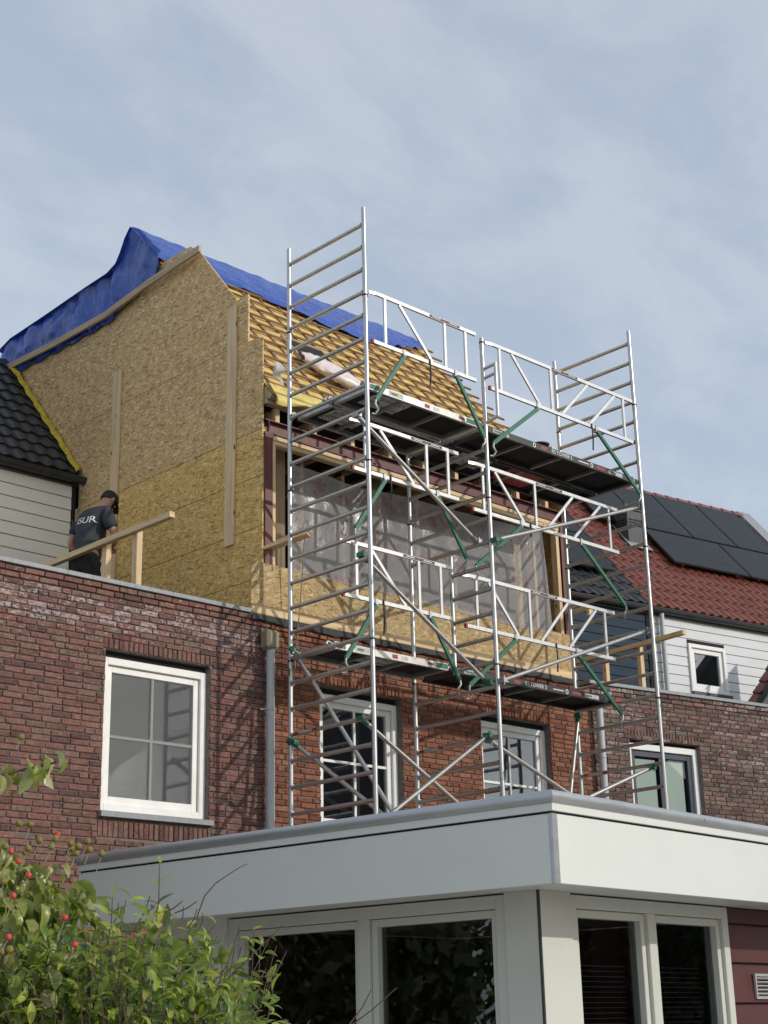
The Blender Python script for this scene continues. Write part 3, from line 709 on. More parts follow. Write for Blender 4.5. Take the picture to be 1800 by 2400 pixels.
while y < RY-0.03:
    dz = nrm*(0.034); xe = 16.05+rr.random()*0.14
    xsg = [(10.60, xe)]
    if 13.68 < y < 14.16: xsg = [(10.60, 11.85+rr.random()*.1), (12.62, xe)]
    elif rr.random() < 0.7: xm = 12.2+rr.random()*2.6; xsg = [(10.60, xm), (xm+.012, xe)]
    for p, q in xsg:
        s0, s1 = (rr.random()-.5)*.022, (rr.random()-.5)*.022
        MB().beam(Vector((p, y+s0, rz(y+s0)))+dz, Vector((q, y+s1, rz(y+s1)))+dz, .038, .025, nrm).build('batten', 'batten_x', roof)
    y += 0.20
# roof opening with upstand
hb = MB()
for (ax_, ay, bx, by) in ((11.88, 13.72, 11.91, 14.14), (12.56, 13.72, 12.59, 14.14), (11.91, 13.72, 12.56, 13.75), (11.91, 14.11, 12.56, 14.14)):
    q = [Vector((ax_, ay, rz(ay))), Vector((bx, ay, rz(ay))), Vector((bx, by, rz(by))), Vector((ax_, by, rz(by)))]
    hb.hexa(q+[v+nrm*.05 for v in q])
hb.build('roof_opening_frame', 'oldpine_x', roof)
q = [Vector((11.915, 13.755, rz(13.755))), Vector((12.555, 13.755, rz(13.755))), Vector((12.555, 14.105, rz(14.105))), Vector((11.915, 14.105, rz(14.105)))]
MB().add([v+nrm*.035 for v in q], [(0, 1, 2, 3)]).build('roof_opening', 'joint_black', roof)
# loose foil hanging at the eave
ef = MB(); rows = []; rr = random.Random(8)
for i in range(70):
    x = 10.60+i*(14.2-10.60)/69
    dr = 0.07+0.05*noise.noise(Vector((x*2.3, 3, 0)))+0.03*math.sin(x*9)
    w1 = 0.03*noise.noise(Vector((x*3, 0, 7)))
    rows.append([(x, 12.80, rz(12.80)+.07), (x, 12.70, rz(12.70)+.03+w1*.4), (x, 12.66+w1, rz(12.70)-.03), (x, 12.655+w1*1.6, rz(12.70)-.03-dr*.6), (x, 12.68+w1*2, rz(12.70)-.03-dr)])
ef.grid(rows).build('eave_foil', 'eave_foil', roof, smooth=70)
cl = MB(); rows = []
for i in range(9):
    t_ = i/8; rows.append([(10.60+.12*t_+.02*math.sin(j*1.3+t_), 12.72-.04*math.sin(j*.7+t_*2)-.05*t_, 9.06-.028*j-.07*t_+.02*math.sin(t_*5+j)) for j in range(7)])
cl.grid(rows).build('felt_flap', 'cloth_white', roof, smooth=70)
# flue with black cap
fu = MB().lathe((16.02, 13.25, 9.1), [(0.075, 0), (0.075, 0.36), (0.085, 0.36), (0.085, 0.40)], 20).build('flue', 'zinc', H, smooth=40)
MB().lathe((16.02, 13.25, 9.515), [(0.06, 0), (0.135, 0.0), (0.14, 0.018), (0.07, 0.045), (0.02, 0.05)], 20).build('flue_cap', 'black_plastic', fu, smooth=40)
B(16.10, 16.14, 13.10, 13.3, 9.1, 9.49).build('flue_board', 'pine_z', H)
# rain pipe between the two houses
dp = MB().tube((10.585, YF-.10, 0.05), (10.585, YF-.10, 5.62), 0.046, 16).build('rain_pipe', 'pipe_grey', A, smooth=40)
hm = MB(); rows = []
MB().prism([(10.50, YF-.17, 5.60), (10.50, YF-.005, 5.60), (10.50, YF-.005, 5.82), (10.50, YF-.17, 5.82)], (.175, 0, 0)).build('hopper', 'hopper_beige', dp, bevel=0.03)
for z in (4.93, 2.9): MB().tube((10.585, YF-.10, z), (10.585, YF-.10, z+.03), 0.053, 16).beam((10.585, YF-.06, z+.015), (10.50, YF-.03, z+.015), .02, .02).build('bracket', 'pipe_grey', dp, smooth=40)

# ================================================================== houses on the right (row bends)
HG = Vector((16.3, YF, 0)); TH = R(-9.25)
ux = Vector((math.cos(TH), math.sin(TH), 0)); uy = Vector((-math.sin(TH), math.cos(TH), 0))
C_ = root('terraced_house', HG, 'dark brown brick terraced house with navy siding and dark tiles, right of the scaffold', 'house', rz=TH)
def prioC(t):
    if t[3] < 3.9 or t[0] > 3.6: return -50
    return -(t[0]*0.35+(6.0-t[3])*0.6)
blC = lambda x, z: 0.62*max(0, min(1, (z-4.4)/0.9))*(0.6+0.4*math.sin(x*2.1+1))+0.2
brick_wall(C_, 'brown', 0.0, 4.64, 6.0, [(0.655, 2.0, 3.70, 5.342)], prioC, 'mortar_dark', blC, 14, lint=[(0.63, 2.03, 5.345, 5.455)])
MB().prism([(-0.05, -0.05, 6.002), (-0.05, -0.05, 6.05), (-0.05, 0.2, 6.065), (-0.05, 0.2, 6.002)], (4.69, 0, 0)).build('coping', 'zinc', C_, bevel=0.004)
B(-0.3, 4.64, 0.21, 3.6, 5.8, 5.97).build('roof_deck', 'bitumen', C_)
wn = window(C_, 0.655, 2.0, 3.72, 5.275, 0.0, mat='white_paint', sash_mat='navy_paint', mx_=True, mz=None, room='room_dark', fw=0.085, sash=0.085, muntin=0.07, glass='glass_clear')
for a, b_ in ((0.84, 1.25), (1.40, 1.78)): B(a, b_, 0.155, 0.161, 4.06, 5.08).build('roller_blind', 'blind_green', wn)
B(0.83, 1.80, 0.092, 0.115, 3.985, 4.05).build('bottom_rail', 'navy_paint', wn)
siding(C_, -0.9, 4.60, 5.98, 8.42, 3.5, 0.172, 'siding_navy')
B(4.602, 4.66, 3.48, 3.64, 5.98, 8.42).build('corner_trim', 'joint_black', C_)
gm = MB(); half_gutter(gm, -0.9, 4.645, 3.40, 8.50, 0.07); gm.box(-0.9, 4.645, 3.455, 3.50, 8.40, 8.56); gm.build('gutter', 'gutter_dark', C_, smooth=40)
tile_roof(C_, 'tile', ('tile_dark', .02), 4.645-0.22*23, 23, 0.22, 15, 0.30, 3.45, 8.57, 1.14, skip=lambda x, r: x < 4.0 and r > 2)
rp_ = MB().tube((0.03, -0.11, 0.05), (0.03, -0.11, 5.72), 0.05, 16).build('rain_pipe', 'pipe_grey', C_, smooth=40)
for z in (4.98, 2.6): MB().tube((0.03, -.11, z), (0.03, -.11, z+.03), 0.057, 16).build('bracket', 'pipe_grey', rp_, smooth=40)
D_ = root('terraced_house', HG+ux*4.65, 'terraced house with pale grey siding and red pantiles at the right edge', 'house', rz=TH)
brick_wall(D_, 'brown', 0.0, 6.0, 6.0, [], lambda t: 0, 'mortar_dark', blC, 23, npiece=0)
MB().prism([(0, -0.05, 6.002), (0, -0.05, 6.05), (0, 0.2, 6.065), (0, 0.2, 6.002)], (6, 0, 0)).build('coping', 'zinc', D_, bevel=0.004)
B(0.0, 6.0, 0.25, 3.6, 5.8, 5.97).build('roof_deck', 'bitumen', D_)
siding(D_, 0.06, 6.0, 5.98, 8.42, 3.5, 0.172, 'siding_grey', opens=[(0.925, 1.85, 7.10, 8.0)])
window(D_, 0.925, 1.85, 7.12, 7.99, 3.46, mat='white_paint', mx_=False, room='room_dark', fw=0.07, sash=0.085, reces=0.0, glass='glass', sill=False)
B(0.90, 1.87, 3.40, 3.455, 7.06, 7.115).build('sill', 'gutter_dark', D_)
gm = MB(); half_gutter(gm, 0.0, 6.0, 3.40, 8.50, 0.07); gm.box(0.0, 6.0, 3.455, 3.50, 8.40, 8.56); gm.build('gutter', 'gutter_dark', D_, smooth=40)
MB().tube((0.27, 3.42, 5.98), (0.27, 3.42, 8.44), 0.045, 14).build('rain_pipe', 'pipe_grey', D_, smooth=40)
tile_roof(D_, 'tile', ('tile_red', .026), 0.0, 27, 0.2185, 15, 0.30, 3.45, 8.57, 1.14, skip=lambda x, r: 1.95 < x < 5.3 and r > 5)
rdg = MB()
for i in range(18):
    x = 0.1+i*0.33; m_ = MB(); rows = []
    for xx in (x, x+0.05, x+0.34):
        q = 0.095 if xx != x+0.05 else 0.1
        q = 0.105 if xx < x+.06 else 0.088
        rows.append([(xx, 6.47+q*math.cos(math.pi*j/8), 12.06+q*math.sin(math.pi*j/8)) for j in range(9)])
    m_.grid(rows); m_.add(rows[0], [tuple(range(9))]); m_.build('ridge_tile', 'tile_red', D_, smooth=50)
# chimney cowl box with louvres
ch = B(1.05, 1.48, 4.88, 5.30, 9.5, 10.93).build('chimney', 'flue_grey', D_, bevel=0.006)
for k in range(3):
    for q in range(3): B(1.09+q*.12, 1.19+q*.12, 4.872, 4.879, 10.62+k*.055, 10.645+k*.055).build('louvre_slot', 'joint_black', ch)
    B(1.042, 1.049, 4.93, 5.25, 10.62+k*.055, 10.645+k*.055).build('louvre_slot', 'joint_black', ch)
B(1.02, 1.51, 4.85, 5.33, 10.931, 10.96).build('chimney_cap', 'gutter_dark', ch)
MB().lathe((1.2, 5.05, 10.961), [(0.04, 0), (0.04, 0.12), (0.055, 0.13), (0.0, 0.16)], 10).build('chimney_vent', 'clamp_metal', ch, smooth=40)
th2 = math.atan(1.14); n2 = Vector((0, -math.sin(th2), math.cos(th2))); rr2 = lambda y: 8.57+1.14*(y-3.45)
q = [Vector((0.98, 4.80, rr2(4.80))), Vector((1.56, 4.80, rr2(4.80))), Vector((1.56, 5.3, rr2(5.3))), Vector((.98, 5.3, rr2(5.3)))]
MB().add([v+n2*.055 for v in q], [(0, 1, 2, 3)]).build('lead_apron', 'lead', D_)
# party wall upstand of the next house
E_ = root('terraced_house', HG+ux*10.66, 'zinc capped roof upstand of the next house at the right edge', 'house', rz=TH)
MB().prism([(0, 3.5, 8.6), (0, 6.5, 12.15), (0, 7.0, 12.15), (0, 7.0, 6.0), (0, 3.5, 6.0)], (.25, 0, 0)).build('upstand', 'gutter_dark', E_)
MB().prism([(-.06, 3.4, 8.52), (-.06, 6.48, 12.2), (-.06, 6.7, 12.2), (-.06, 3.55, 8.44)], (.37, 0, 0)).build('zinc_cap', 'lead', E_)
B(0, 3, 3.5, 3.7, 0, 8.4).build('wall', 'siding_grey', E_)
# low tiled lean-to on the terrace at the right edge
P_ = root('lean_to', HG+ux*5.45+uy*2.2+Vector((0, 0, 5.97)), 'small red tiled lean-to roof on the terrace at the right edge', 'shed', rz=TH)
MB().prism([(0.35, 0.02, 0.0), (2.0, 0.02, 0.0), (2.0, 0.02, 2.3), (0.35, 0.02, 0.62)], (0, .28, 0)).build('wall', 'flue_grey', P_)
for k in range(6): B(0.5+k*.22, 0.502+k*.22, 0.005, 0.0195, 0.0, 0.7+k*.22).build('cladding_joint', 'joint_black', P_)
tmv = tile_mesh('tile', 'tile_red', 0.22, 0.33, 3)
for k in range(7):
    for q in range(1):
        M = Matrix.Translation((0.16+k*.19, .25-q*.22, 0.50+k*.222)) @ Matrix.Rotation(R(-90), 4, 'Z') @ Matrix.Rotation(math.atan2(.222, .19), 4, 'X')
        inst('tile', tmv, P_, M)
# solar panels
def panel(x0, x1, y0, y1, lab):
    c_ = Vector(((x0+x1)/2, (y0+y1)/2, rr2((y0+y1)/2)))
    wp = HG+ux*c_.x+uy*c_.y+Vector((0, 0, c_.z))
    o = root('solar_panel', wp, lab, 'solar panel', rz=TH, group='black solar panels on the tiled roofs')
    f = lambda x, y, h: Vector((x, y, rr2(y)))+n2*h-c_
    MB().hexa([f(x0+.012, y0+.008, .12), f(x1-.012, y0+.008, .12), f(x1-.012, y1-.008, .12), f(x0+.012, y1-.008, .12), f(x0+.012, y0+.008, .155), f(x1-.012, y0+.008, .155), f(x1-.012, y1-.008, .155), f(x0+.012, y1-.008, .155)]).build('frame', 'panel_edge', o)
    a = .024; b_ = .018
    MB().hexa([f(x0+a, y0+b_, .1555), f(x1-a, y0+b_, .1555), f(x1-a, y1-b_, .1555), f(x0+a, y1-b_, .1555), f(x0+a, y0+b_, .158), f(x1-a, y0+b_, .158), f(x1-a, y1-b_, .158), f(x0+a, y1-b_, .158)]).build('cell_sheet', 'solar_black', o)
    for x in (x0+.3, x1-.3): MB().hexa([f(x, y0+.05, .06), f(x+.04, y0+.05, .06), f(x+.04, y1, .06), f(x, y1, .06), f(x, y0+.05, .118), f(x+.04, y0+.05, .118), f(x+.04, y1, .118), f(x, y1, .118)]).build('rail', 'clamp_metal', o)
panel(6.35, 8.42, 4.48, 5.27, 'lower row solar panel beside the chimney on the red tiled roof')
panel(8.43, 10.5, 4.48, 5.27, 'lower row solar panel cut by the right edge, on the red tiled roof')
for i, lab in enumerate(('upper row solar panel right behind the scaffold and chimney', 'second upper row solar panel from the chimney', 'upper row solar panel third from the chimney, below the ridge', 'upper row solar panel next to the zinc capped upstand')):
    panel(5.27+i*1.26, 6.52+i*1.26, 5.29, 6.40, lab)
panel(0.3, 2.3, 3.92, 4.72, 'solar panel on dark tiles hidden mostly by the unfinished house'); panel(2.31, 4.30, 3.92, 4.72, 'lower solar panel on the dark tiles seen through the scaffold')
panel(2.31, 4.30, 4.73, 5.55, 'upper solar panel on the dark tiles seen through the scaffold')

# ================================================================== tarpaulin, sheet, loose things
tp = root('tarpaulin', (10.5, 16.0, 10.9), 'crumpled blue tarpaulin over the ridge and rear of the unfinished roof', 'tarpaulin')
def ttop(y):
    pts = [(14.6, 11.03), (15.0, 11.46), (15.45, 11.93), (15.57, 12.0), (15.7, 11.86), (15.86, 11.58), (16.04, 11.50), (17.3, 11.45), (18.8, 11.395), (18.98, 11.3)]
    for (a, b_), (c, d) in zip(pts, pts[1:]):
        if y <= c: return b_+(d-b_)*(y-a)/(c-a)
    return pts[-1][1]
def tlow(y):
    pts = [(14.92, 11.17), (15.1, 11.04), (15.7, 10.90), (16.1, 10.765), (17.4, 10.79), (18.6, 10.84), (18.98, 11.0)]
    for (a, b_), (c, d) in zip(pts, pts[1:]):
        if y <= c: return b_+(d-b_)*max(0, (y-a))/(c-a)
    return pts[-1][1]
tm = MB(); rows = []
N = 110
for i in range(N):
    y = 14.94+(18.96-14.94)*i/(N-1); r_ = []
    zt, zb = ttop(y), tlow(y)
    if zt < zb+.04: zt = zb+.04
    for j in range(15):
        t_ = j/14; z = zb+(zt-zb)*t_
        pull = math.sin(y*9+z*6+3*noise.noise(Vector((y*2, z*2, 1))))*.016
        pleat = 0.06*math.sin((y-16.4)*38/(0.35+t_))*(1-t_)*max(0, 1-abs(y-16.5)/1.1)
        fold = -0.05*math.exp(-((y-15.95)/.07)**2)*math.sin(t_*math.pi)+0.04*math.exp(-((y-16.1)/.06)**2)
        crumple = 0.04*noise.noise(Vector((y*4.5, z*5.5, 4)))
        x = 10.515+pull+pleat*.6+fold+crumple-0.045*math.sin(t_*math.pi)*(0.5+.5*math.sin(y*2.2))
        x = min(x, 10.548)
        if z < tlow(y)+.24: x = max(x, 10.492)
        if j == 0: x = 10.52
        r_.append((x, y, z+(0.014*math.sin(y*14) if j == 0 else 0)))
    rows.append(r_)
tm.grid(rows).build('gable_drape', 'tarp_blue', tp, smooth=60)
tm = MB(); rows = []
def tfront(x):
    pts = [(10.45, 14.98), (11.6, 15.05), (12.2, 15.02), (13.4, 14.90), (14.3, 14.905), (15.0, 15.10), (15.8, 15.36), (16.0, 15.5)]
    for (a, b_), (c, d) in zip(pts, pts[1:]):
        if x <= c: return b_+(d-b_)*(x-a)/(c-a)
    return 15.5
for i in range(120):
    x = 10.46+(15.86-10.46)*i/119; r_ = []; yf_ = tfront(x)
    for j in range(13):
        y = yf_+(15.57-yf_)*j/12
        z = rz(y)+.115+0.02*noise.noise(Vector((x*5, y*9, 0)))+0.018*math.sin((y*1.2+x*.35)*28+2*noise.noise(Vector((x, y*3, 2))))*(1-j/12)
        if j == 0: z -= .035
        r_.append((x, y, z))
    for y in (15.62, 15.7, 15.8, 15.9, 16.1, 16.7, 17.6, 18.6, 18.96): r_.append((x, y, ttop(y)+0.012*noise.noise(Vector((x*3, y*4, 9)))))
    rows.append(r_)
tm.grid(rows).build('ridge_cover', 'tarp_blue', tp, smooth=60)
tag(MB().grid([[(8.6+.05*i, 18.96+.05*j+.02*i, 10.99+.0*i+.045*j+.02*math.sin(i*2+j)) for j in range(8)] for i in range(36)]).build('plastic_cover', 'guardrail_metal', None, smooth=60), 'silvery plastic cover on the far left ridge behind the blue tarpaulin', 'cover')

sh = root('plastic_sheet', (13.2, YF-.03, 6.6), 'translucent plastic film hung across the open front behind the scaffold', 'plastic sheet')
sm_ = MB(); rows = []
for i in range(110):
    x = 10.92+(15.42-10.92)*i/109; r_ = []
    sag = 0.03*math.sin((x-10.9)*1.5)+0.12*max(0, 1-abs(x-14.5)/1.2)*.4
    zt = 7.895+0.03*(x-10.92)/4.5+0.06*max(0, (x-13.5)/2)-.05*math.exp(-((x-12.0)/.5)**2)
    zb = 6.60-0.05*(x-10.92)/4.5
    if x > 15.2: zb += .0
    for j in range(24):
        t_ = j/23; z = zb+(zt-zb)*t_
        r_.append((x+(0.10*(1-t_) if i == 109 else 0), YF-.034-0.02*math.sin(t_*math.pi)+0.008*noise.noise(Vector((x*2.5, z*3.5, 0)))+0.003*math.sin(x*16+z*5), z))
    rows.append(r_)
sm_.grid(rows).build('film', 'plastic_sheet', sh, smooth=80)
# wrapped roll of insulation lying on the battens
rl = MB(); rows = []
for i in range(26):
    t_ = i/25; cx = 11.72+t_*.82; cy = 13.60-.26*t_
    rad = 0.17*(math.sin(math.pi*min(1, max(0.02, t_)))**.35)+.01
    c0 = Vector((cx, cy, rz(cy)))+nrm*(.075+.05)
    rows.append([c0+Vector((0, math.cos(th)*math.cos(a_), math.sin(th)*math.cos(a_)))*rad*1.25*(1+.16*noise.noise(Vector((i*.5, k_*.8, 0))))+nrm*math.sin(a_)*rad*.5*(1+.2*noise.noise(Vector((i*.6, k_, 5)))) for k_, a_ in ((k, 2*math.pi*k/14) for k in range(15))])
simple('wrap_pink', (0.74, 0.64, 0.62), 0.3, var=0.15, vscale=9, bstr=0.6, bscale=12, dirt=(11, 0.58, (0.62, 0.12, 0.14), 0.8))
tag(rl.grid(rows).build('insulation_roll', 'wrap_pink', None, smooth=70), 'pinkish plastic wrapped bundle lying on the roof battens behind the left scaffold frame', 'bundle')
# plank sticking out of the opening
pk = tag(MB().beam((10.62, 12.93, 6.80), (10.90, 12.46, 6.94), .14, .04).build('plank', 'pine_y', None, bevel=.004), 'short plank poking out beside the left scaffold post at sill height', 'plank')
tag(MB().beam((10.88, 12.46, 7.0), (10.76, 12.88, 6.885), .09, .035).build('plank', 'pine_y', None, bevel=.004), 'short timber offcut resting on the plank beside the left post', 'plank')
tag(MB().box(15.93, 16.02, 12.5, 12.86, 6.93, 6.97).box(15.94, 16.03, 12.5, 12.55, 6.84, 6.93).build('timber_bracket', 'pine_y', None, bevel=.004), 'timber bracket jutting from the right end of the open front', 'bracket')

# terrace railings
def railing(name, loc, rz_, ps, ln, zt, lab, grp):
    o = root(name, loc, lab, 'railing', rz=rz_, group=grp)
    MB().beam((0, ps[0], zt), (0, ps[1], zt+ln), .07, .068).build('hand_rail', 'pine_y', o, bevel=.004)
    for y, w_ in ps[2]: B(.036, .036+.075, y-w_/2, y+w_/2, 0, zt+.02).build('post', 'pine_z', o, bevel=.004)
    return o
railing('timber_railing', (9.355, YF, 5.97), 0, (0.08, 3.6, ((0.83, .09), (1.44, .09), (2.9, .09))), 0.0, 0.99, 'raw timber handrail on two posts in front of the worker', 'timber terrace railings')
railing('timber_railing', HG+ux*2.1+Vector((0, 0, 5.97)), TH, (0.2, 3.3, ((1.22, .08), (1.99, .08), (3.0, .08))), 0.05, 1.06, 'raw timber handrail on the terrace behind the right scaffold frame', 'timber terrace railings')

# ================================================================== scaffold
S = root('scaffold_tower', (13.1, 11.85, 0.05), 'two bay aluminium scaffold tower with green braces, white guardrails and black decks', 'scaffold')
FX = (10.66, 12.565, 15.53); YN, YR = 11.20, 12.50
JO = [0.35, 1.465, 3.425, 5.385, 7.35, 9.315]
RZ_ = [10.26-.2815*k for k in range(35)]
rung_me = {}
def rung(x, y0, y1, z, parent, mat='scaffold_tube'):
    ln = round(y1-y0, 3)
    if ln not in rung_me:
        m_ = MB(); m_.tube((0, -ln/2, 0), (0, ln/2, 0), .0235, 12)
        for s_ in (-1, 1): m_.tube((0, s_*ln/2, 0), (0, s_*(ln/2-.02), 0), .029, 12)
        rung_me[ln] = m_.mesh('rung', mat, 40)
    return inst('rung', rung_me[ln], parent, Matrix.Translation((x, (y0+y1)/2, z)))
for fi, x in enumerate(FX):
    tops = [10.47, 9.43, 10.44][fi]
    js = JO+[tops]
    for si in range(len(js)-1):
        a, b_ = js[si], js[si+1]
        if b_-a < .05: continue
        half = fi == 1 and a > 9.2
        for yy in (YN, YR, 11.84):
            if yy == 11.84 and not (fi == 1 and si == 3): continue
            if half and yy == YR: continue
            zt = (8.47 if (fi == 1 and b_ > 9.2 and yy == YR) else b_)-.002
            za = a
            if yy == 11.84: za, zt = 5.44, 6.86
            fr = MB().tube((x, yy, za), (x, yy, zt), .026 if yy != 11.84 else .024, 16).build('post', 'scaffold_post', S, smooth=40)
            if si and yy != 11.84:
                MB().tube((x, yy, a-.028), (x, yy, a+.028), .0285, 14).build('joint_sleeve', 'scaffold_tube', fr, smooth=40)
                MB().tube((x, yy, a+.045), (x, yy, a+.062), .032, 14).tube((x-.03, yy, a+.053), (x+.045, yy, a+.053), .007, 6).build('lock_clip', 'black_plastic', fr, smooth=40)
        for z in RZ_:
            if not (a+.03 < z < b_-.03): continue
            if fi == 1 and z > 8.35: continue
            if fi == 1 and si == 3 and z < 6.87: rung(x, YN+.022, 11.84-.02, z, S)
            else: rung(x, YN+.022, YR-.022, z, S)
    for yy in (YN, YR):
        MB().tube((x, yy, .02), (x, yy, .36), .018, 10).box(x-.075, x+.075, yy-.075, yy+.075, .001, .015).build('base_jack', 'clamp_metal', S, smooth=40)
# hinge bracket on the middle post
br = MB().tube((12.565, YN, 9.02), (12.60, YN-.17, 9.05), .02, 10).tube((12.565, YN, 8.90), (12.60, YN-.17, 8.93), .02, 10).tube((12.60, YN-.17, 9.06), (12.60, YN-.17, 8.38), .021, 12).tube((12.565, YN, 8.33), (12.60, YN-.17, 8.38), .02, 10)
br.build('gate_bracket', 'guardrail_metal', S, smooth=40)
# decks
def platform(x0, x1, y0, y1, zt, kind, red=False, text=False, letter=None):
    beam_m = 'scaffold_tube' if kind == 'alu' else 'deck_beam_black'
    h_ = .085
    m_ = MB().box(x0, x1, y0, y0+.035, zt-h_, zt).box(x0, x1, y1-.035, y1, zt-h_, zt).box(x0, x0+.05, y0+.036, y1-.036, zt-h_, zt-.01).box(x1-.05, x1, y0+.036, y1-.036, zt-h_, zt-.01)
    pf = m_.build('platform', beam_m, S, bevel=.004)
    B(x0+.052, x1-.052, y0+.037, y1-.037, zt-.03, zt-.012).build('deck', 'deck_black', pf)
    n_ = 2 if x1-x0 < 2.2 else 3
    for k in range(n_):
        xx = x0+(x1-x0)*(k+1)/(n_+1); B(xx-.02, xx+.02, y0+.038, y1-.038, zt-.07, zt-.0305).build('cross_bar', 'clamp_metal', pf)
    for xx, sx in ((x0, -1), (x1, 1)):
        for yy in (y0+.02, y1-.02):
            MB().path([(xx, yy, zt-.05), (xx+sx*.05, yy, zt-.02), (xx+sx*.085, yy, zt-.015), (xx+sx*.105, yy, zt-.05)], .016, 8).build('hook', 'clamp_metal', pf, smooth=50)
    yb = y0-.0025; zc = zt-h_/2
    def stick(a, b_, z0, z1, mat, nm='sticker', dy=0): return B(a, b_, yb-dy, y0-.0005, z0, z1).build(nm, mat, pf)
    if kind == 'alu':
        stick(x0+.01, x0+.16, zt-.07, zt-.012, 'scaffold_green'); stick(x0+.30, x0+.52, zt-.07, zt-.012, 'sticker_white'); stick(x0+.33, x0+.43, zt-.055, zt-.03, 'sticker_green', dy=.001)
        stick(x0+.86, x0+.94, zt-.064, zt-.02, 'sticker_red'); stick(x0+1.0, x0+1.1, zt-.06, zt-.022, 'sticker_grey'); stick(x0+1.42, x0+1.52, zt-.055, zt-.028, 'sticker_red'); stick(x1-.2, x1-.01, zt-.07, zt-.012, 'scaffold_green')
    else:
        f0 = x0+.02
        stick(x0+.10, x0+.38, zt-.068, zt-.018, 'sticker_white'); stick(x0+.12, x0+.24, zt-.055, zt-.032, 'sticker_green', dy=.001)
        c_ = x0+.45*(x1-x0)
        ring = MB()
        for xx in (c_-.42, c_+.68):
            for k in range(16):
                a0, a1 = 2*math.pi*k/16, 2*math.pi*(k+1)/16
                ring.add([(xx+.026*math.cos(a0), yb, zc+.030*math.sin(a0)), (xx+.026*math.cos(a1), yb, zc+.030*math.sin(a1)), (xx+.016*math.cos(a1), yb, zc+.02*math.sin(a1)), (xx+.016*math.cos(a0), yb, zc+.02*math.sin(a0))], [(0, 1, 2, 3)])
        ring.build('ring_mark', 'white_print', pf)
        stick(c_-.30, c_-.18, zc-.020, zc+.02, 'sticker_red'); stick(c_+.78, c_+.95, zc-.018, zc+.018, 'sticker_red'); stick(c_+.42, c_+.62, zc-.006, zc+.006, 'white_print', 'stripe')
        t_ = MB(); text_mb(t_, 'RS TOWER 5', axes((c_+.10, yb-.0005, zc), (1, 0, 0), (0, 0, 1)), .07); t_.build('lettering', 'white_print', pf)
        stick(x1-.52, x1-.24, zt-.068, zt-.018, 'sticker_white'); stick(x1-.5, x1-.38, zt-.055, zt-.032, 'sticker_green', dy=.001)
    if red: B(x0+.45*(x1-x0), x0+.45*(x1-x0)+.62, y0+.06, y1-.06, zt-.045, zt-.031).build('hatch', 'red_plastic', pf)
    if text:
        xc = letter; yc = (y0+y1)/2; zz = zt-.031
        B(xc-.27, xc+.27, yc-.16, yc+.16, zz-.003, zz).build('sign', 'sticker_grey', pf)
        t_ = MB(); text_mb(t_, 'WIJNGOND', axes((xc, yc-.085, zz-.0042), (-1, 0, 0), (0, 1, 0)), .105) if False else None
        text_mb(t_, 'VERHUUR', axes((xc, yc+.075, zz-.0042), (-1, 0, 0), (0, -1, 0), (0, 0, 1)), .11) if False else None
        text_mb(t_, 'WIJNGOND', axes((xc, yc+.085, zz-.0042), (-1, 0, 0), (0, 1, 0)), .10)
        text_mb(t_, 'VERHUUR', axes((xc, yc-.085, zz-.0042), (-1, 0, 0), (0, 1, 0)), .11)
        t_.build('lettering', 'joint_black', pf)
        MB().add([(xc-.05, yc+.03, zz-.0045), (xc-.24, yc+.05, zz-.0045), (xc-.2, yc+.01, zz-.0045), (xc-.08, yc-.005, zz-.0045)], [(0, 1, 2, 3)]).build('emblem', 'sticker_green', pf)
platform(10.74, 12.49, 11.245, 11.83, 8.355, 'alu', text=True, letter=11.25)
platform(10.74, 12.49, 11.87, 12.455, 8.355, 'alu', text=True, letter=11.2)
platform(12.645, 15.45, 11.245, 11.83, 8.345, 'black'); platform(12.645, 15.45, 11.87, 12.455, 8.345, 'black', red=True, text=True, letter=13.3)
platform(10.74, 12.49, 11.87, 12.455, 5.56, 'alu', text=True, letter=11.6)
platform(12.645, 15.45, 11.87, 12.455, 5.55, 'black', red=False, text=True, letter=13.6)
B(15.42, 15.56, 11.78, 11.868, 5.47, 5.52).build('safety_latch', 'red_plastic', S, bevel=.01)
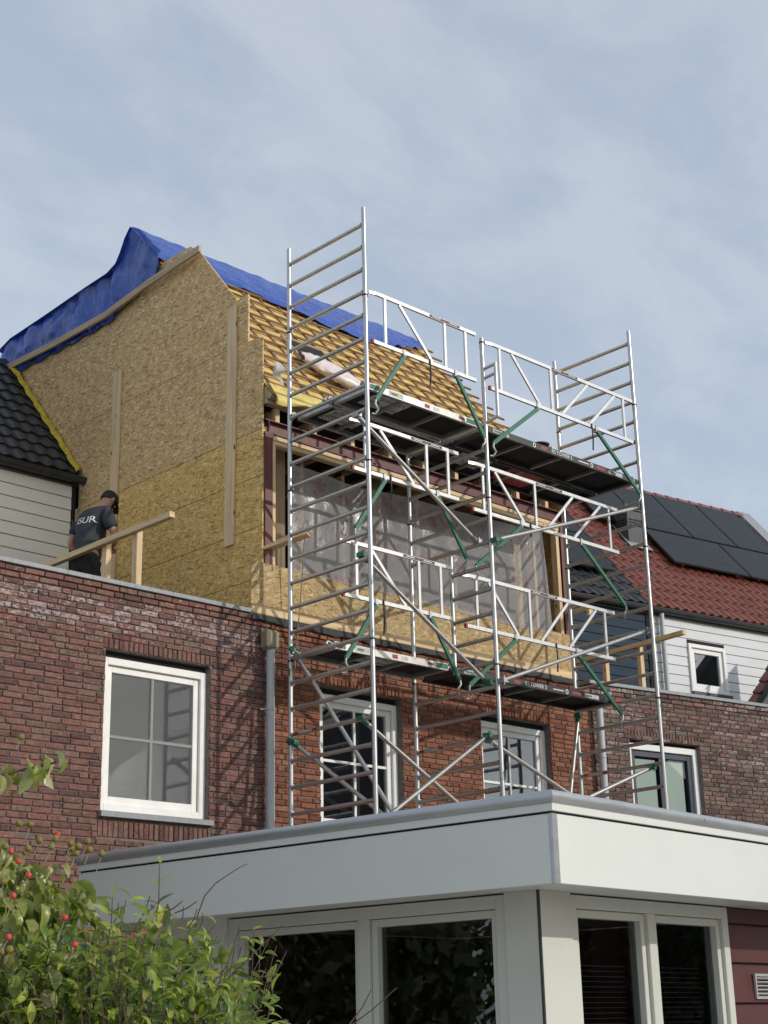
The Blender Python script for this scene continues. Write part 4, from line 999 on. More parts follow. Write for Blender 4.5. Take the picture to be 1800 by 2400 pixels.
# guardrails
def guard(x0, big, y, zt, zl, strap=None, strap2=None):
    E1 = 2.83 if big else 1.73; E0 = 2.785 if big else 1.71
    t_ = 'guardrail_metal'
    top = MB().beam((x0+.11, y, zt), (x0+E1, y, zt), .028, .042).beam((x0+.02, y+.02, zt-.002), (x0+.115, y, zt-.002), .024, .034)
    gd = top.build('guardrail', t_, S)
    B(x0+.055, x0+E0, y-.014, y+.014, zl-.021, zl+.021).build('lower_bar', t_, gd)
    B(x0+.028, x0+.056, y-.017, y+.017, zl-.024, zl+.024).build('end_cap', 'red_plastic', gd)
    for u in ((.24, 1.18, 2.63) if big else (.24, 1.20, 1.55)): B(x0+u-.018, x0+u+.018, y-.011, y+.011, zl+.0215, zt-.0215).build('upright', t_, gd)
    for a, b_ in (((.46, .95), (1.91, 1.37), (2.46, 1.90)) if big else ((.47, .98),)): MB().beam((x0+a, y+.001, zt-.023), (x0+b_, y+.001, zl+.023), .02, .036, (1, 0, 0)).build('diagonal', t_, gd)
    lab = .95 if not big else 1.2
    B(x0+lab, x0+lab+.5, y-.0152, y-.0142, zt-.016, zt+.016).build('sticker', 'deck_beam_black', gd); B(x0+lab+.22, x0+lab+.27, y-.0160, y-.0153, zt-.01, zt+.01).build('sticker', 'sticker_red', gd)
    B(x0+lab+.04, x0+lab+.18, y-.0160, y-.0153, zt-.004, zt+.005).build('sticker', 'white_print', gd); B(x0+lab+.32, x0+lab+.46, y-.0160, y-.0153, zt-.004, zt+.005).build('sticker', 'white_print', gd)
    arms = ((.885, .05), (2.015, 2.84)) if big else ((.515, .06), (1.35, 1.80))
    for a, b_ in arms:
        p0 = Vector((x0+a, y-.02, zl-.045)); p1 = Vector((x0+b_, y-.01, zl-.70))
        am = MB().beam(p0, p1, .03, .048, (1, 0, 0)).build('support_arm', 'scaffold_green', gd, bevel=.003)
        B(x0+a-.02, x0+a+.02, y-.026, y+.022, zl-.06, zl+.026).build('arm_clamp', 'clamp_metal', am)
        sg = -1 if b_ < a else 1
        MB().path([p1, p1+Vector((sg*.01, 0, -.05)), p1+Vector((-sg*.035, .0, -.10)), p1+Vector((-sg*.02, .03, -.15)), p1+Vector((sg*.02, .045, -.15))], .014, 8).build('arm_hook', 'clamp_metal', am, smooth=60)
    for st, ln in (strap or ()):
        MB().path([(x0+st, y-.02, zl+.03), (x0+st, y-.026, zl-.03), (x0+st+.005, y-.024, zl-.03-ln*.5), (x0+st-.008, y-.022, zl-.03-ln)], .010, 6).build('strap', 'black_plastic', gd, smooth=60)
guard(FX[0], False, YN-.06, 9.40, 8.80, ((.92, .26),))
guard(FX[1], True, YN-.06, 9.36, 8.775, ((1.92, .30),))
guard(FX[0], False, 11.50, 7.99, 7.42, ((.60, .22),))
guard(FX[1], True, 11.50, 7.94, 7.36, ((1.05, .12),))
guard(FX[0], False, 11.68, 6.635, 6.03, ((.62, .33),))
guard(FX[1], True, 11.68, 6.60, 5.99, ((1.62, .30),))
# tube braces with clamps
BRC = [((10.66, 11.37, 7.98), (12.565, 11.41, 6.92)), ((10.66, 11.34, 6.38), (12.565, 11.34, 5.25)), ((12.565, 11.14, 6.88), (15.53, 11.24, 7.95)), ((12.565, 11.13, 5.245), (15.53, 11.31, 6.31)),
       ((10.70, 11.10, 3.60), (12.565, 11.38, 4.67)), ((10.66, 11.39, 4.64), (12.565, 11.32, 3.55)), ((12.565, 11.36, 4.61), (15.5, 11.28, 3.50)), ((13.0, 11.42, 3.65), (15.53, 11.37, 4.60)),
       ((10.66, 12.46, 4.545), (10.95, 11.2, 3.55)), ((10.66, 12.37, 5.46), (10.95, 11.15, 3.55)), ((15.44, 12.40, 5.40), (15.14, 12.42, 4.10))]
for k, (p, q) in enumerate(BRC):
    p, q = Vector(p), Vector(q); d = (q-p).normalized()
    b_ = MB().tube(p, q, .0235, 14).build('brace', 'scaffold_tube', S, smooth=40)
    for e, s_ in ((p, 1), (q, -1)):
        c_ = MB().tube(e, e+d*s_*.10, .029, 10); c_.beam(e-Vector((0, .05, 0)), e+Vector((0, .05, 0)), .055, .05); c_.tube(e+Vector((0, -.03, -.05)), e+Vector((0, -.03, .05)), .010, 8)
        c_.build('clamp', 'scaffold_green' if k % 3 else 'clamp_metal', b_, smooth=40)
for x, y, z in ((10.66, 12.5, 4.56), (10.66, 12.45, 5.56)): MB().tube((x-.055, y, z), (x+.06, y, z), .02, 8).tube((x, y, z-.035), (x, y, z+.035), .037, 12).build('clamp', 'scaffold_green', S, smooth=40)
# grey bar and red warning stickers on rungs
for x, z in ((10.66, 4.629), (12.565, 4.629), (15.53, 4.629)):
    B(x-.0262, x-.0240, 12.05, 12.12, z-.015, z+.015).build('sticker', 'sticker_red', S); B(x-.0262, x-.0240, 12.15, 12.33, z-.007, z+.007).build('sticker', 'sticker_grey', S); B(x-.0262, x-.0240, 12.36, 12.43, z-.015, z+.015).build('sticker', 'sticker_red', S)
MB().path([(10.90, 12.52, 7.0), (10.905, 12.60, 6.3), (10.90, 12.70, 5.5), (10.90, 12.75, 5.1), (10.895, 12.75, 4.95)], .006, 6).build('cord', 'hopper_beige', S, smooth=60)

# ================================================================== annex with flat roof (front right)
AN = root('flat_roofed_annex', (7.14, 5.981, 0), 'single storey annex with wide pale grey flat roof fascia in the foreground', 'annex', rz=R(5.4))
WX, DY = 4.6, 4.45
fx = MB().box(0, .02, .028, DY, 2.40, 2.808); lf = fx.build('fascia_panel', 'fascia_grey', AN, bevel=.003)
B(.05, WX, 0, .02, 2.40, 2.808).build('fascia_panel', 'fascia_grey', AN, bevel=.003)
MB().box(-.003, .046, -.003, .021, 2.398, 2.809).box(-.003, .021, .0215, .027, 2.398, 2.809).build('corner_trim', 'trim_alu', AN, bevel=.002)
MB().box(-.012, .02, -.012, DY, 2.822, 2.885).box(.0205, WX, -.012, .02, 2.822, 2.885).build('fascia_strip', 'fascia_grey', AN, bevel=.002)
B(.012, WX-.01, .012, DY-.01, 2.807, 2.823).build('shadow_gap', 'joint_black', AN)
def roll(p0, p1, inward):
    m_ = MB(); rows = []
    al = (Vector(p1)-Vector(p0)).normalized()
    for p in (p0, p1):
        p = Vector(p); i_ = Vector(inward); mt_ = 1 if p == Vector(p0) else 0   # mitred at the corner
        rows.append([p+(i_-al*0)*(-.036*math.cos(a_))-al*(.036*math.cos(a_))*mt_+Vector((0, 0, .042*math.sin(a_))) for a_ in [R(-70+10*k) for k in range(22)]]+[p+i_*.12+al*.12*mt_+Vector((0, 0, .022))])
    return m_.grid(rows)
roll((0.0, 0.0, 2.905), (0.0, DY, 2.905), (1, 0, 0)).build('roof_edge', 'trim_alu', AN, smooth=50)
roll((0.0, 0.0, 2.905), (WX, 0.0, 2.905), (0, 1, 0)).build('roof_edge', 'trim_alu', AN, smooth=50)
MB().tube((1.757, .002, 2.905), (1.765, .002, 2.905), .0385, 20).build('edge_joint', 'gutter_dark', AN, smooth=40)
B(.02, WX-.02, .02, DY-.02, 2.436, 2.80).build('roof_box', 'fascia_grey', AN)
B(.03, WX-.02, .03, DY-.02, 2.83, 2.898).build('roof_deck', 'bitumen', AN)
ax0, ay0 = .62, .57
B(ax0, .985, ay0, .845, 0, 2.436).build('corner_post', 'frame_grey', AN, bevel=.003)
B(ax0-.004, ax0+.012, ay0-.004, ay0+.012, 0, 2.435).build('corner_joint', 'gutter_dark', AN)
def big_window(parent, ax, s0, s1, z0, z1, pos, splits, inner):
    # ax 'f': along x at y=pos ; 'l': along y at x=pos ; outward is -normal
    def bb(a, b_, d0, d1, c, d): return (a, b_, pos+d0, pos+d1, c, d) if ax == 'f' else (pos+d0, pos+d1, a, b_, c, d)
    fm = MB(); fw = .085
    fm.box(*bb(s0, s0+fw, 0.02, .14, z0, z1)); fm.box(*bb(s1-fw, s1, 0.02, .14, z0, z1)); fm.box(*bb(s0+fw, s1-fw, .02, .14, z1-fw, z1)); fm.box(*bb(s0+fw, s1-fw, .02, .14, z0, z0+fw))
    for m0 in splits: fm.box(*bb(m0-.05, m0+.05, .02, .14, z0+fw, z1-fw))
    win = fm.build('window', 'frame_grey', parent, bevel=.004)
    ed = [s0+fw]+[e for m0 in splits for e in (m0-.05, m0+.05)]+[s1-fw]
    for a, b_ in zip(ed[::2], ed[1::2]):
        c, d = z0+fw, z1-fw; sw = .055
        sm = MB().box(*bb(a+.004, a+sw, .05, .12, c+.004, d-.004)).box(*bb(b_-sw, b_-.004, .05, .12, c+.004, d-.004)).box(*bb(a+sw, b_-sw, .05, .12, d-sw, d-.004)).box(*bb(a+sw, b_-sw, .05, .12, c+.004, c+sw))
        ss = sm.build('sash', 'frame_grey', win, bevel=.003)
        MB().box(*bb(a+sw, b_-sw, .10, .106, c+sw, d-sw)).build('pane', 'glass_dark', win)
        z = d-sw-.02
        if inner:
            k = 0
            while k < 24: 
                zz = d-sw-.30-k*.034; MB().box(*bb(a+sw+.01, b_-sw-.01, .20, .222, zz, zz+.004)).build('blind_slat', 'clamp_metal', win); k += 1
    return win
big_window(AN, 'f', .99, 3.10, .3, 2.425, ay0, [2.01], True)
big_window(AN, 'l', .85, 3.45, .3, 2.425, ax0, [2.09], False)
B(ax0, ax0+.12, 3.455, DY-.1, 0, 2.436).build('wall', 'fascia_grey', AN)
rm = MB(); P = [(ax0+.16, ay0+.16, .02), (WX-.05, ay0+.16, .02), (WX-.05, DY-.12, .02), (ax0+.16, DY-.12, .02), (ax0+.16, ay0+.16, 2.43), (WX-.05, ay0+.16, 2.43), (WX-.05, DY-.12, 2.43), (ax0+.16, DY-.12, 2.43)]
rm.add(P, [(0, 1, 2, 3), (1, 5, 6, 2), (2, 6, 7, 3)]).build('room', 'room_dark', AN)
rc = B(3.105, WX, ay0+.06, ay0+.16, 0, 2.436).build('side_wall', 'joint_black', AN)
z = 2.43
for k in range(9):
    zt = 2.43-.13 if k == 0 else 2.31-.29*(k-1); zb = zt-.28
    if k == 0: zt, zb = 2.432, 2.318
    MB().hexa([(3.107, ay0+.035, zb), (WX, ay0+.035, zb), (WX, ay0+.06, zb), (3.107, ay0+.06, zb), (3.107, ay0+.05, zt-.006), (WX, ay0+.05, zt-.006), (WX, ay0+.06, zt-.006), (3.107, ay0+.06, zt-.006)]).build('plank', 'cladding_red', rc, bevel=.003)
vg = MB().box(3.44, 3.70, ay0+.015, ay0+.033, 1.765, 1.785).box(3.44, 3.70, ay0+.015, ay0+.033, 1.93, 1.95).box(3.44, 3.46, ay0+.015, ay0+.033, 1.785, 1.93).box(3.68, 3.70, ay0+.015, ay0+.033, 1.785, 1.93).build('vent_grille', 'guardrail_metal', AN)
for k in range(5): MB().beam((3.462, ay0+.022, 1.802+k*.028), (3.678, ay0+.022, 1.802+k*.028), .018, .008, (0, .6, 1)).build('slat', 'guardrail_metal', vg)

# ================================================================== worker
def skin(name, verts, edges, rad, mat, parent, sub=2, rootv=0):
    me = bpy.data.meshes.new(name); me.from_pydata(verts, edges, [])
    ob = bpy.data.objects.new(name, me); COL.objects.link(ob)
    md = ob.modifiers.new('s', 'SKIN'); md.use_smooth_shade = True
    for i, d in enumerate(me.skin_vertices[0].data):
        r_ = rad[i]; d.radius = (r_, r_) if isinstance(r_, (int, float)) else r_; d.use_root = (i == rootv)
    sd = ob.modifiers.new('d', 'SUBSURF'); sd.levels = sub; sd.render_levels = sub
    dg = bpy.context.evaluated_depsgraph_get(); dg.update()
    m2 = bpy.data.meshes.new_from_object(ob.evaluated_get(dg)); bpy.data.objects.remove(ob); bpy.data.meshes.remove(me)
    m2.materials.clear(); m2.materials.append(MATS[mat]); m2.name = name
    m2.polygons.foreach_set('use_smooth', [True]*len(m2.polygons))
    o = bpy.data.objects.new(name, m2); COL.objects.link(o)
    if parent: o.parent = parent
    return o
W_ = root('person', (9.53, 14.86, 5.97), 'person in dark T-shirt, black trousers and cap bent over timber on the left terrace', 'person', rz=R(8))
W_.scale = (1.07, 1.07, 1.07)
Jv = [(0, 0, .93), (.02, 0, 1.10), (.06, 0, 1.27), (.10, 0, 1.42), (.155, 0, 1.51), (.21, 0, 1.57), (.265, 0, 1.645), (.31, 0, 1.70),      # 0 pelvis .. 7 skull
      (.10, -.17, 1.43), (.105, -.245, 1.30), (.15, -.28, 1.16), (.20, -.22, 1.10), (.255, -.10, 1.08), (.285, -.05, 1.08),              # right arm 8-13
      (.10, .17, 1.43), (.05, .25, 1.30), (.0, .285, 1.14), (.07, .26, 1.06), (.20, .14, 1.04), (.27, .08, 1.05),                        # left arm 14-19
      (.0, -.10, .88), (.04, -.11, .50), (-.02, -.115, .10), (.10, -.12, .045), (.0, .10, .88), (.03, .11, .50), (-.03, .115, .10), (.09, .12, .045)]
Je = [(0, 1), (1, 2), (2, 3), (3, 4), (4, 5), (5, 6), (6, 7), (3, 8), (8, 9), (9, 10), (10, 11), (11, 12), (12, 13), (3, 14), (14, 15), (15, 16), (16, 17), (17, 18), (18, 19),
      (0, 20), (20, 21), (21, 22), (22, 23), (0, 24), (24, 25), (25, 26), (26, 27)]
Jr = [(.085, .115), (.10, .13), (.11, .15), (.10, .14), .062, .058, (.095, .078), (.085, .072), .068, .052, .046, .042, .034, .032, .068, .052, .046, .042, .034, .032, .075, .06, .045, .04, .075, .06, .045, .04]
body = skin('body', Jv, Je, Jr, 'skin', W_)
# fingers on each hand
def fingers(c, sgn):
    for k in range(4):
        o_ = Vector(c)+Vector((.02, (k-1.5)*.019, .005))
        ln = (.040, .046, .043, .034)[k]
        MB().path([o_, o_+Vector((ln, 0, -.004)), o_+Vector((ln+.014, 0, -.028)), o_+Vector((ln, 0, -.045))], .0088, 8, r1=.007).build('finger', 'skin', body, smooth=60)
    o_ = Vector(c)+Vector((-.015, -sgn*.03, -.005)); MB().path([o_, o_+Vector((.03, -sgn*.018, -.012)), o_+Vector((.055, -sgn*.008, -.03))], .0105, 8, r1=.008).build('thumb', 'skin', body, smooth=60)
fingers((.285, -.05, 1.08), -1); fingers((.275, .075, 1.05), 1)
# T-shirt
sv = [(0.0, 0, .86), (.02, 0, 1.02), (.05, 0, 1.22), (.09, 0, 1.40), (.13, 0, 1.485), (.098, -.175, 1.435), (.105, -.25, 1.29), (.125, -.268, 1.225), (.098, .175, 1.435), (.05, .258, 1.29), (.04, .275, 1.22)]
se = [(0, 1), (1, 2), (2, 3), (3, 4), (3, 5), (5, 6), (6, 7), (3, 8), (8, 9), (9, 10)]
sr = [(.155, .185), (.14, .175), (.145, .19), (.125, .165), .078, .088, .082, .078, .088, .082, .078]
shirt = skin('t_shirt', sv, se, sr, 'shirt', W_)
tv = [(0, 0, 1.0), (0, 0, .90), (.0, -.105, .84), (.045, -.115, .50), (-.01, -.12, .10), (.0, .105, .84), (.035, .115, .50), (-.02, .12, .10)]
skin('trousers', tv, [(0, 1), (1, 2), (2, 3), (3, 4), (1, 5), (5, 6), (6, 7)], [(.13, .165), (.145, .175), .115, .088, .075, .115, .088, .075], 'trousers', W_)
MB().box(-.06, .12, -.215, -.165, .60, .80).build('pocket', 'trousers', W_, bevel=.02)
MB().box(.015, .035, -.222, -.2151, .72, .78).build('tool', 'white_print', W_, bevel=.004)
for s_ in (-1, 1): MB().box(-.075, .17, s_*.12-.05, s_*.12+.05, 0.0, .10).build('boot', 'boot', W_, bevel=.025)
hd = Matrix.Translation((.295, 0, 1.665)) @ Matrix.Rotation(R(38), 4, 'Y')
hm = MB(); hm.lathe((0, 0, 0), [(.098, .0), (.101, .03), (.096, .062), (.075, .092), (.04, .108), (.0, .112)], 20)
cp = MB(); cp.add([hd @ Vector((v[0]*1.08, v[1]*.86, v[2])) for v in hm.v], hm.f)
cap = cp.build('cap', 'cap_black', W_, smooth=60)
bm_ = MB(); rows = []
for i in range(9):
    a_ = R(-62+124*i/8); rows.append([hd @ Vector((.097*math.cos(a_)*1.06, .084*math.sin(a_), .012)), hd @ Vector((.15*math.cos(a_*.8)*1.0+.005, .088*math.sin(a_), .0-.01*abs(math.sin(a_)))), hd @ Vector((.185*math.cos(a_*.75), .072*math.sin(a_), -.02-.02*abs(math.sin(a_))))])
bm_.grid(rows).build('cap_brim', 'cap_black', cap, smooth=60)
he = MB(); 
for s_ in (-1, 1): he.lathe((0, 0, 0), [(.006, -.03), (.022, -.012), (.024, .012), (.01, .03)], 10)
for s_ in (-1, 1):
    e_ = MB(); e_.lathe((0, 0, 0), [(.006, -.03), (.018, -.014), (.02, .012), (.008, .03)], 10)
    ee = MB(); ee.add([hd @ Vector((v[0]-.005, s_*.084+v[1]*.4, v[2]-.02)) for v in e_.v], e_.f); ee.build('ear', 'skin', body, smooth=60)
nz = MB(); nz.add([hd @ Vector(v) for v in ((.095, -.014, -.05), (.095, .014, -.05), (.125, 0, -.055), (.092, 0, -.012))], [(0, 1, 2), (0, 2, 3), (1, 3, 2), (0, 3, 1)]); nz.build('nose', 'skin', body, smooth=80)
for s_ in (-1, 1): MB().lathe(hd @ Vector((.088, s_*.032, -.018)), [(.0, -.008), (.008, -.004), (.008, .004), (.0, .008)], 8).build('eye', 'white_print', body, smooth=60)
MB().beam(hd @ Vector((.09, -.022, -.085)), hd @ Vector((.09, .022, -.085)), .012, .008).build('mouth', 'sticker_red', body)
hb = MB(); hb.lathe((0, 0, 0), [(.086, -.045), (.094, -.02), (.098, .002)], 20); h2 = MB(); h2.add([hd @ Vector((v[0]*.98-.016, v[1]*.86, v[2])) for v in hb.v], hb.f); h2.build('hair', 'hair', body, smooth=60)
# lettering across the shoulders: projected on the back of the shirt
tb = MB(); text_mb(tb, 'ISUR', Matrix.Identity(4), .115)
dg = bpy.context.evaluated_depsgraph_get(); dg.update()
from mathutils.bvhtree import BVHTree
bvh = BVHTree.FromPolygons([v.co for v in shirt.data.vertices], [p.vertices for p in shirt.data.polygons])
bmx = bmesh.new()
for v in tb.v: bmx.verts.new(v)
bmx.verts.ensure_lookup_table()
for f_ in tb.f:
    try: bmx.faces.new([bmx.verts[i] for i in f_])
    except ValueError: pass
bmesh.ops.triangulate(bmx, faces=bmx.faces[:]); bmesh.ops.subdivide_edges(bmx, edges=bmx.edges[:], cuts=2, use_grid_fill=False)
lt = MB(); vs_ = []
for v in bmx.verts:
    o_ = Vector((-.6, -v.co.x-.035, 1.33+v.co.y)); h_, n_, i_, d_ = bvh.ray_cast(o_, Vector((1, 0, 0)))
    vs_.append((h_-Vector((.004, 0, 0))) if h_ else Vector((-.1, -v.co.x-.035, 1.33+v.co.y)))
lt.add(vs_, [tuple(x.index for x in f_.verts) for f_ in bmx.faces]); bmx.free()
lt.build('lettering', 'white_print', shirt)

# ================================================================== plants in the foreground
def leaf_shape(ln, wd, fold, curl, roll_=0.0, n=4):
    """a leaf along +Y, face up +Z, folded at the midrib and curling down"""
    vs = []; fs = []; y = 0; z = 0; a_ = 0
    for i in range(n+1):
        t_ = i/n; w_ = wd*0.5*math.sin(math.pi*min(1, t_*.93+.05))**.8
        if i: a_ -= curl/n; y += ln/n*math.cos(a_); z += ln/n*math.sin(a_)
        up_ = fold*w_
        vs += [(-w_*(1-.25*fold), y, z+up_), (0, y, z), (w_*(1-.25*fold), y, z+up_)]
    for i in range(n):
        for k in (0, 1): fs.append((i*3+k, i*3+k+1, (i+1)*3+k+1, (i+1)*3+k))
    return vs, fs
def plant(name, loc, label, pieces_mat, mass_mat, shapes, pts, npiece, seed, tone):
    o = root(name, loc, label, 'shrub')
    rr = random.Random(seed)
    mes = []
    for vs, fs in shapes:
        m_ = MB(); m_.add(vs, fs); mes.append(m_.mesh('leaf', pieces_mat, 70))
    pts = sorted(pts, key=lambda p: (p[0]-EYE).length)
    mass = MB()
    for i, (p, d, s_, b_, *tn) in enumerate(pts):
        d = d.normalized(); zz = Vector((rr.gauss(0, .35), rr.gauss(0, .35), 1)); zz = (zz-d*zz.dot(d)).normalized(); xx = d.cross(zz)
        M = Matrix((xx, d, zz)).transposed().to_4x4(); M.translation = p; M = M @ Matrix.Scale(s_, 4)
        k = rr.randrange(len(shapes)); t_ = tn[0] if tn else tone(rr)
        if b_ and npiece > 0:
            inst('leaf', mes[k], o, M, (t_, rr.random(), 0)); npiece -= 1
        else: mass.add([M @ Vector(v) for v in shapes[k][0]], shapes[k][1], (t_, rr.random(), 0))
    mass.build('foliage', mass_mat, o, smooth=70, kind='stuff')
    return o, rr
rtv = Vector((0.717, -0.697, 0)); fwv = Vector((0.697, 0.717, 0))
# dogwood on the left
rr = random.Random(31)
kc = Vector((2.15, 3.945, 1.69)); pts = []
for i in range(2300):
    a_ = rr.uniform(0, 2*math.pi); u = rr.uniform(-.6, 1); s_ = math.sqrt(1-u*u); dirv = Vector((math.cos(a_)*s_, math.sin(a_)*s_, u))
    rad = rr.uniform(.55, 1.0)**.5
    lump = 1+.22*noise.noise(dirv*2.3+Vector((5, 1, 2)))
    p = kc+Vector((dirv.x*.42, dirv.y*.42, dirv.z*.47))*rad*lump
    d = Vector((dirv.x, dirv.y, -0.55+rr.gauss(0, .35)))+Vector((rr.gauss(0, .4), rr.gauss(0, .4), 0))
    pts.append((p, d, rr.uniform(.55, 1.0), rad > .86))
# side branch higher up on the left
bp0 = Vector((1.98, 3.86, 2.20)); bp1 = Vector((2.29, 3.66, 2.33))
for i in range(46):
    t_ = rr.random()**.7; p = bp0.lerp(bp1, t_)+Vector((rr.gauss(0, .012), rr.gauss(0, .012), rr.gauss(0, .012)+.02*(1-t_)))
    pts.append((p, Vector((rr.gauss(0, .5)+.3, rr.gauss(0, .5)-.3, -1.1)), rr.uniform(.6, .95), True, rr.uniform(.5, 1.0)))
KL = [leaf_shape(.085, .05, .55, 1.0), leaf_shape(.08, .045, .9, 1.6), leaf_shape(.09, .05, .35, .7), leaf_shape(.07, .042, 1.1, 2.2), leaf_shape(.085, .048, .7, 1.3)]
kou, rr = plant('dogwood_shrub', (2.13, 3.96, 0), 'dogwood shrub with curled leaves and red bobbly fruits at lower left', 'leaf_dogwood_piece', 'leaf_dogwood_mass', KL, pts, 300, 17,
                lambda r_: (r_.random()*.84 if r_.random() < .80 else r_.uniform(.85, 1)))
tr = MB(); tr.path([(2.10, 4.0, 0), (2.12, 3.98, .6), (2.13, 3.97, 1.2), (2.13, 3.96, 1.75)], .028, 8, r1=.012)
for i in range(22):
    a_ = rr.uniform(0, 6.28); e = kc+Vector((math.cos(a_)*.36*rr.random(), math.sin(a_)*.36*rr.random(), rr.uniform(.1, .47))); s0 = Vector((2.13, 3.965, rr.uniform(1.0, 1.6)))
    tr.path([s0, s0.lerp(e, .5)+Vector((rr.gauss(0, .03), rr.gauss(0, .03), .03)), e], .006, 5, r1=.0025)
tr.path([(2.13, 3.97, 1.7), (1.99, 3.92, 2.05), (2.0, 3.86, 2.24), (2.14, 3.76, 2.28), (2.28, 3.665, 2.32)], .006, 6, r1=.003)
tr.build('stem', 'bark', kou, smooth=60)
fm_ = {}
def fruit(p, stalk, red):
    key = red
    if key not in fm_:
        b_ = MB(); b_.lathe((0, 0, -.0095 if not red else -.0115), [(0.0, 0), (.006, .0015), (.0092, .006), (.0095, .0105), (.007, .016), (.0, .019)] if not red else [(0.0, .003), (.005, .004), (.0076, .0075), (.0078, .012), (.006, .0165), (.0, .0185)], 12)
        fm_[key] = b_.mesh('fruit', 'fruit_red' if red else 'fruit_green', 70)
    o = inst('fruit', fm_[key], kou, Matrix.Translation(p) @ Matrix.Rotation(rnd.random()*.3, 4, 'X'))
    b_ = MB().path([Vector((0, 0, -.008)), -Vector((.003, -.003, stalk*.5)), -Vector((.008, -.006, stalk))], .0014, 5); b_.build('stalk', 'hopper_beige', o, smooth=60)
for p, red in (((2.200, 3.708, 2.153), 0), ((2.248, 3.733, 2.157), 0), ((2.222, 3.637, 2.102), 0), ((2.178, 3.619, 2.077), 0), ((2.253, 3.600, 2.117), 1), ((2.224, 3.563, 2.100), 0), ((2.193, 3.531, 2.074), 0), ((2.284, 3.582, 2.093), 0), ((2.244, 3.482, 2.074), 0), ((2.315, 3.550, 2.097), 0), ((2.295, 3.508, 2.070), 0), ((2.243, 3.491, 2.058), 0), ((2.315, 3.628, 2.087), 0), ((2.349, 3.532, 2.066), 0), ((2.120, 3.606, 2.066), 1), ((2.086, 3.510, 2.030), 1), ((2.084, 3.456, 1.991), 1), ((1.987, 3.359, 1.930), 1), ((1.972, 3.345, 1.833), 1), ((2.016, 3.457, 1.972), 0), ((2.182, 3.691, 2.384), 0), ((2.144, 3.375, 1.884), 1), ((2.159, 3.704, 2.090), 0), ((2.007, 3.397, 1.807), 0), ((2.202, 3.671, 2.073), 0), ((2.118, 3.285, 1.815), 1), ((1.995, 3.410, 1.802), 0)):
    fruit(Vector(p), rnd.uniform(.03, .055), bool(red))
# low hedge in front
rr = random.Random(77)
hc = Vector((2.40, 3.46, 1.22)); pts = []
for i in range(9500):
    a_ = rr.uniform(0, 2*math.pi); u = rr.uniform(-.4, 1); s_ = math.sqrt(1-u*u); dirv = Vector((math.cos(a_)*s_, math.sin(a_)*s_, u))
    rad = rr.uniform(.30, 1.0)**.45
    lump = 1+.20*noise.noise(dirv*3.1)+.16*noise.noise(dirv*9)
    loc_ = rtv*(dirv.x*.48)+fwv*(dirv.y*.42)+Vector((0, 0, dirv.z*.66))
    p = hc+loc_*rad*lump
    d = Vector((dirv.x*rtv.x+dirv.y*fwv.x, dirv.x*rtv.y+dirv.y*fwv.y, .3+rr.gauss(0, .5)))+Vector((rr.gauss(0, .5), rr.gauss(0, .5), 0))
    pts.append((p, d, rr.uniform(.55, 1.3), rad > .84 and rr.random() < .6))
sprigs = [((2.50, 3.50, 1.80), (2.53, 3.52, 2.05), 9), ((2.66, 3.36, 1.62), (2.70, 3.36, 1.80), 6), ((2.76, 3.38, 1.55), (2.80, 3.36, 1.72), 7), ((2.35, 3.50, 1.80), (2.40, 3.55, 1.97), 8), ((2.66, 3.30, 1.4), (2.86, 3.28, 1.63), 8), ((2.52, 3.40, 1.78), (2.60, 3.36, 1.88), 5), ((2.43, 3.60, 1.75), (2.45, 3.56, 1.95), 4)]
for a_, b_, n_ in sprigs:
    a_, b_ = Vector(a_), Vector(b_)
    for k in range(n_):
        t_ = (k//2*2+1)/n_; p = a_.lerp(b_, min(1, t_)); sd_ = 1 if k % 2 else -1
        pts.append((p, rtv*sd_*(.8 if k < n_-1 else .1)+Vector((0, 0, .75))+fwv*rr.gauss(0, .4), rr.uniform(.85, 1.25), True))
HL = [leaf_shape(.046, .021, .35, .5), leaf_shape(.04, .019, .5, .9), leaf_shape(.05, .022, .25, .3), leaf_shape(.036, .018, .6, 1.2)]
hed, rr = plant('hedge_shrub', (2.40, 3.44, 0), 'bright green twiggy garden shrub along the bottom left edge', 'leaf_hedge_piece', 'leaf_hedge_mass', HL, pts, 300, 5,
                lambda r_: (r_.random()**1.2*.9 if r_.random() < .93 else r_.uniform(.9, 1)))
tw = MB()
for i in range(300):
    a_ = rr.uniform(0, 6.28); s0 = hc+Vector((rr.gauss(0, .14), rr.gauss(0, .14), rr.uniform(-.9, .1))); 
    e = hc+rtv*(math.cos(a_)*.45*rr.random()**.5)+fwv*(math.sin(a_)*.40*rr.random()**.5); e.z = hc.z+rr.uniform(.15, .66)
    tw.path([s0, s0.lerp(e, .55)+Vector((rr.gauss(0, .04), rr.gauss(0, .04), .05)), e], .0034, 4, r1=.0012, caps=False)
for i in range(12): s0 = hc+Vector((rr.gauss(0, .1), rr.gauss(0, .1), 0)); tw.path([(s0.x, s0.y, 0), s0+Vector((0, 0, -.5)), s0], .012, 6, r1=.006)
tw.build('twigs', 'twig', hed, smooth=60, kind='stuff')
for a_, b_, n_ in sprigs: MB().path([a_, Vector(a_).lerp(Vector(b_), .5)+Vector((.008, 0, 0)), b_], .0028, 5, r1=.0012).build('twig', 'twig', hed, smooth=60)
MB().path([(2.602, 3.451, 1.869), (2.599, 3.434, 1.913), (2.602, 3.411, 1.956), (2.616, 3.382, 1.988), (2.636, 3.353, 2.009), (2.653, 3.328, 2.026), (2.667, 3.309, 2.036)], .0022, 5, r1=.001).build('twig', 'twig', hed, smooth=60)
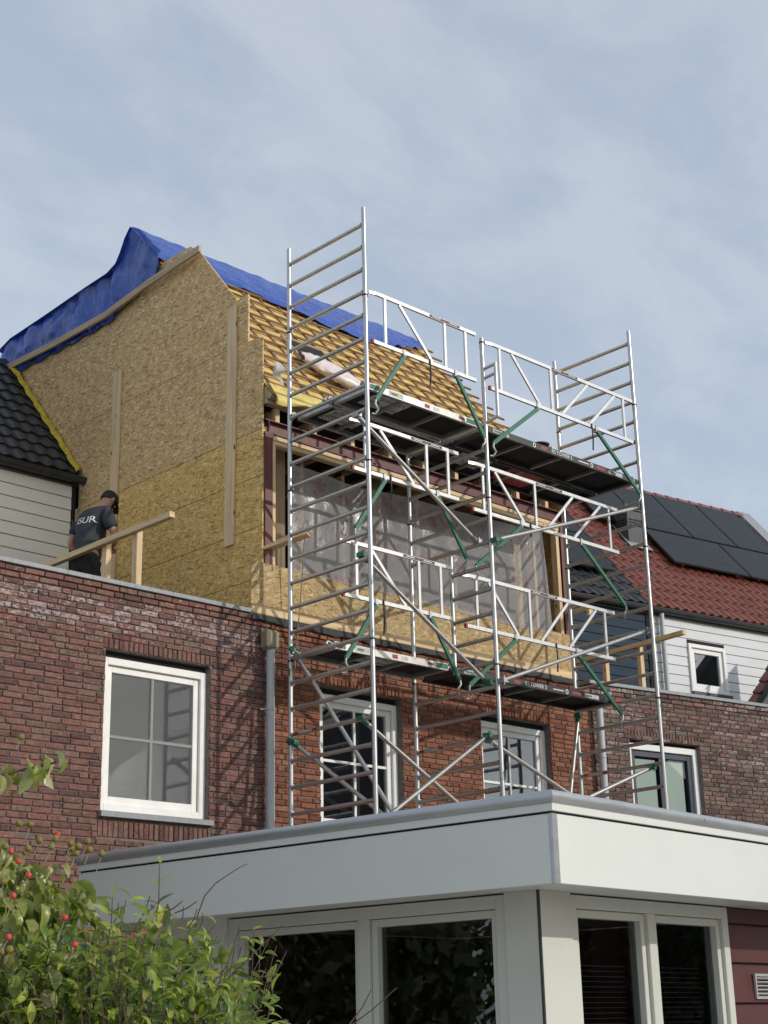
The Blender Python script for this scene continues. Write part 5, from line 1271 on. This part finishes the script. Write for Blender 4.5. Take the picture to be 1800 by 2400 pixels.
for a_, b_, c_ in (((2.321, 3.431, 1.867), (2.330, 3.423, 1.896), (2.320, 3.403, 1.928)), ((2.366, 3.386, 1.870), (2.380, 3.371, 1.905), (2.375, 3.343, 1.942)), ((2.387, 3.357, 1.890), (2.401, 3.351, 1.905), (2.395, 3.333, 1.923)), ((2.444, 3.309, 1.873), (2.453, 3.306, 1.892), (2.443, 3.291, 1.914)), ((2.462, 3.297, 1.862), (2.475, 3.288, 1.884), (2.469, 3.268, 1.908)), ((2.483, 3.279, 1.856), (2.492, 3.276, 1.875), (2.482, 3.261, 1.898)), ((2.813, 3.070, 1.619), (2.835, 3.045, 1.658), (2.835, 3.010, 1.701)), ((2.802, 3.090, 1.599), (2.853, 3.032, 1.650), (2.881, 2.964, 1.704)), ((2.430, 3.310, 1.899), (2.458, 3.292, 1.912), (2.465, 3.263, 1.927)), ((2.407, 3.333, 1.900), (2.432, 3.317, 1.912), (2.438, 3.289, 1.928))):
    MB().path([a_, b_, c_], .0022, 5, r1=.0012).build('twig', 'twig', hed, smooth=60)

# ================================================================== across the garden, seen only in the window glass
def far_tree(loc, h_, r_, seed, lab):
    o = root('garden_tree', loc, lab, 'tree'); rr = random.Random(seed); m_ = MB()
    cz = h_*.5
    for i in range(4500):
        a_ = rr.uniform(0, 6.28); u = rr.uniform(-1, 1); s_ = math.sqrt(1-u*u); d = Vector((math.cos(a_)*s_, math.sin(a_)*s_, u)); p = Vector(loc)+Vector((0, 0, cz))+Vector((d.x*r_, d.y*r_, d.z*h_*.48))*rr.random()**.33*(1+.25*noise.noise(d*2+Vector((seed, 0, 0))))
        a = Vector((rr.gauss(0, 1), rr.gauss(0, 1), rr.gauss(0, 1))).normalized(); b_ = a.cross(d).normalized(); q = rr.uniform(.06, .13)
        m_.add([p-a*q, p+b_*q*.5, p+a*q, p-b_*q*.5], [(0, 1, 2, 3)], (rr.random(), 0, 0))
    m_.build('crown', 'leaf_far', o); MB().path([loc, Vector(loc)+Vector((.05, .03, cz*.5)), Vector(loc)+Vector((0, 0, cz))], .14, 8, r1=.05).build('trunk', 'bark', o, smooth=60)
far_tree((3.7, 10.6, 0), 4.6, 1.5, 4, 'leafy garden tree left of the annex, reflected in its side glass'); far_tree((16.5, 0.2, 0), 5.2, 1.9, 1, 'leafy garden tree reflected in the annex glass'); far_tree((20.0, -1.5, 0), 5.4, 2.2, 2, 'second leafy tree across the garden, reflected in the annex glass'); far_tree((23.5, 0.8, 0), 5.6, 2.2, 3, 'third leafy tree across the garden behind the first two')
OP = root('opposite_house', (24.4, -4.0, 0), 'gabled brick house across the garden, only seen reflected in window glass', 'house')
B(20.6, 28.2, -8.0, 0.3, 0, 6.0).build('wall', 'cladding_red', OP)
MB().prism([(20.3, -8.2, 5.9), (28.5, -8.2, 5.9), (24.4, -8.2, 9.4)], (0, 8.7, 0)).build('roof', 'tile_dark', OP)
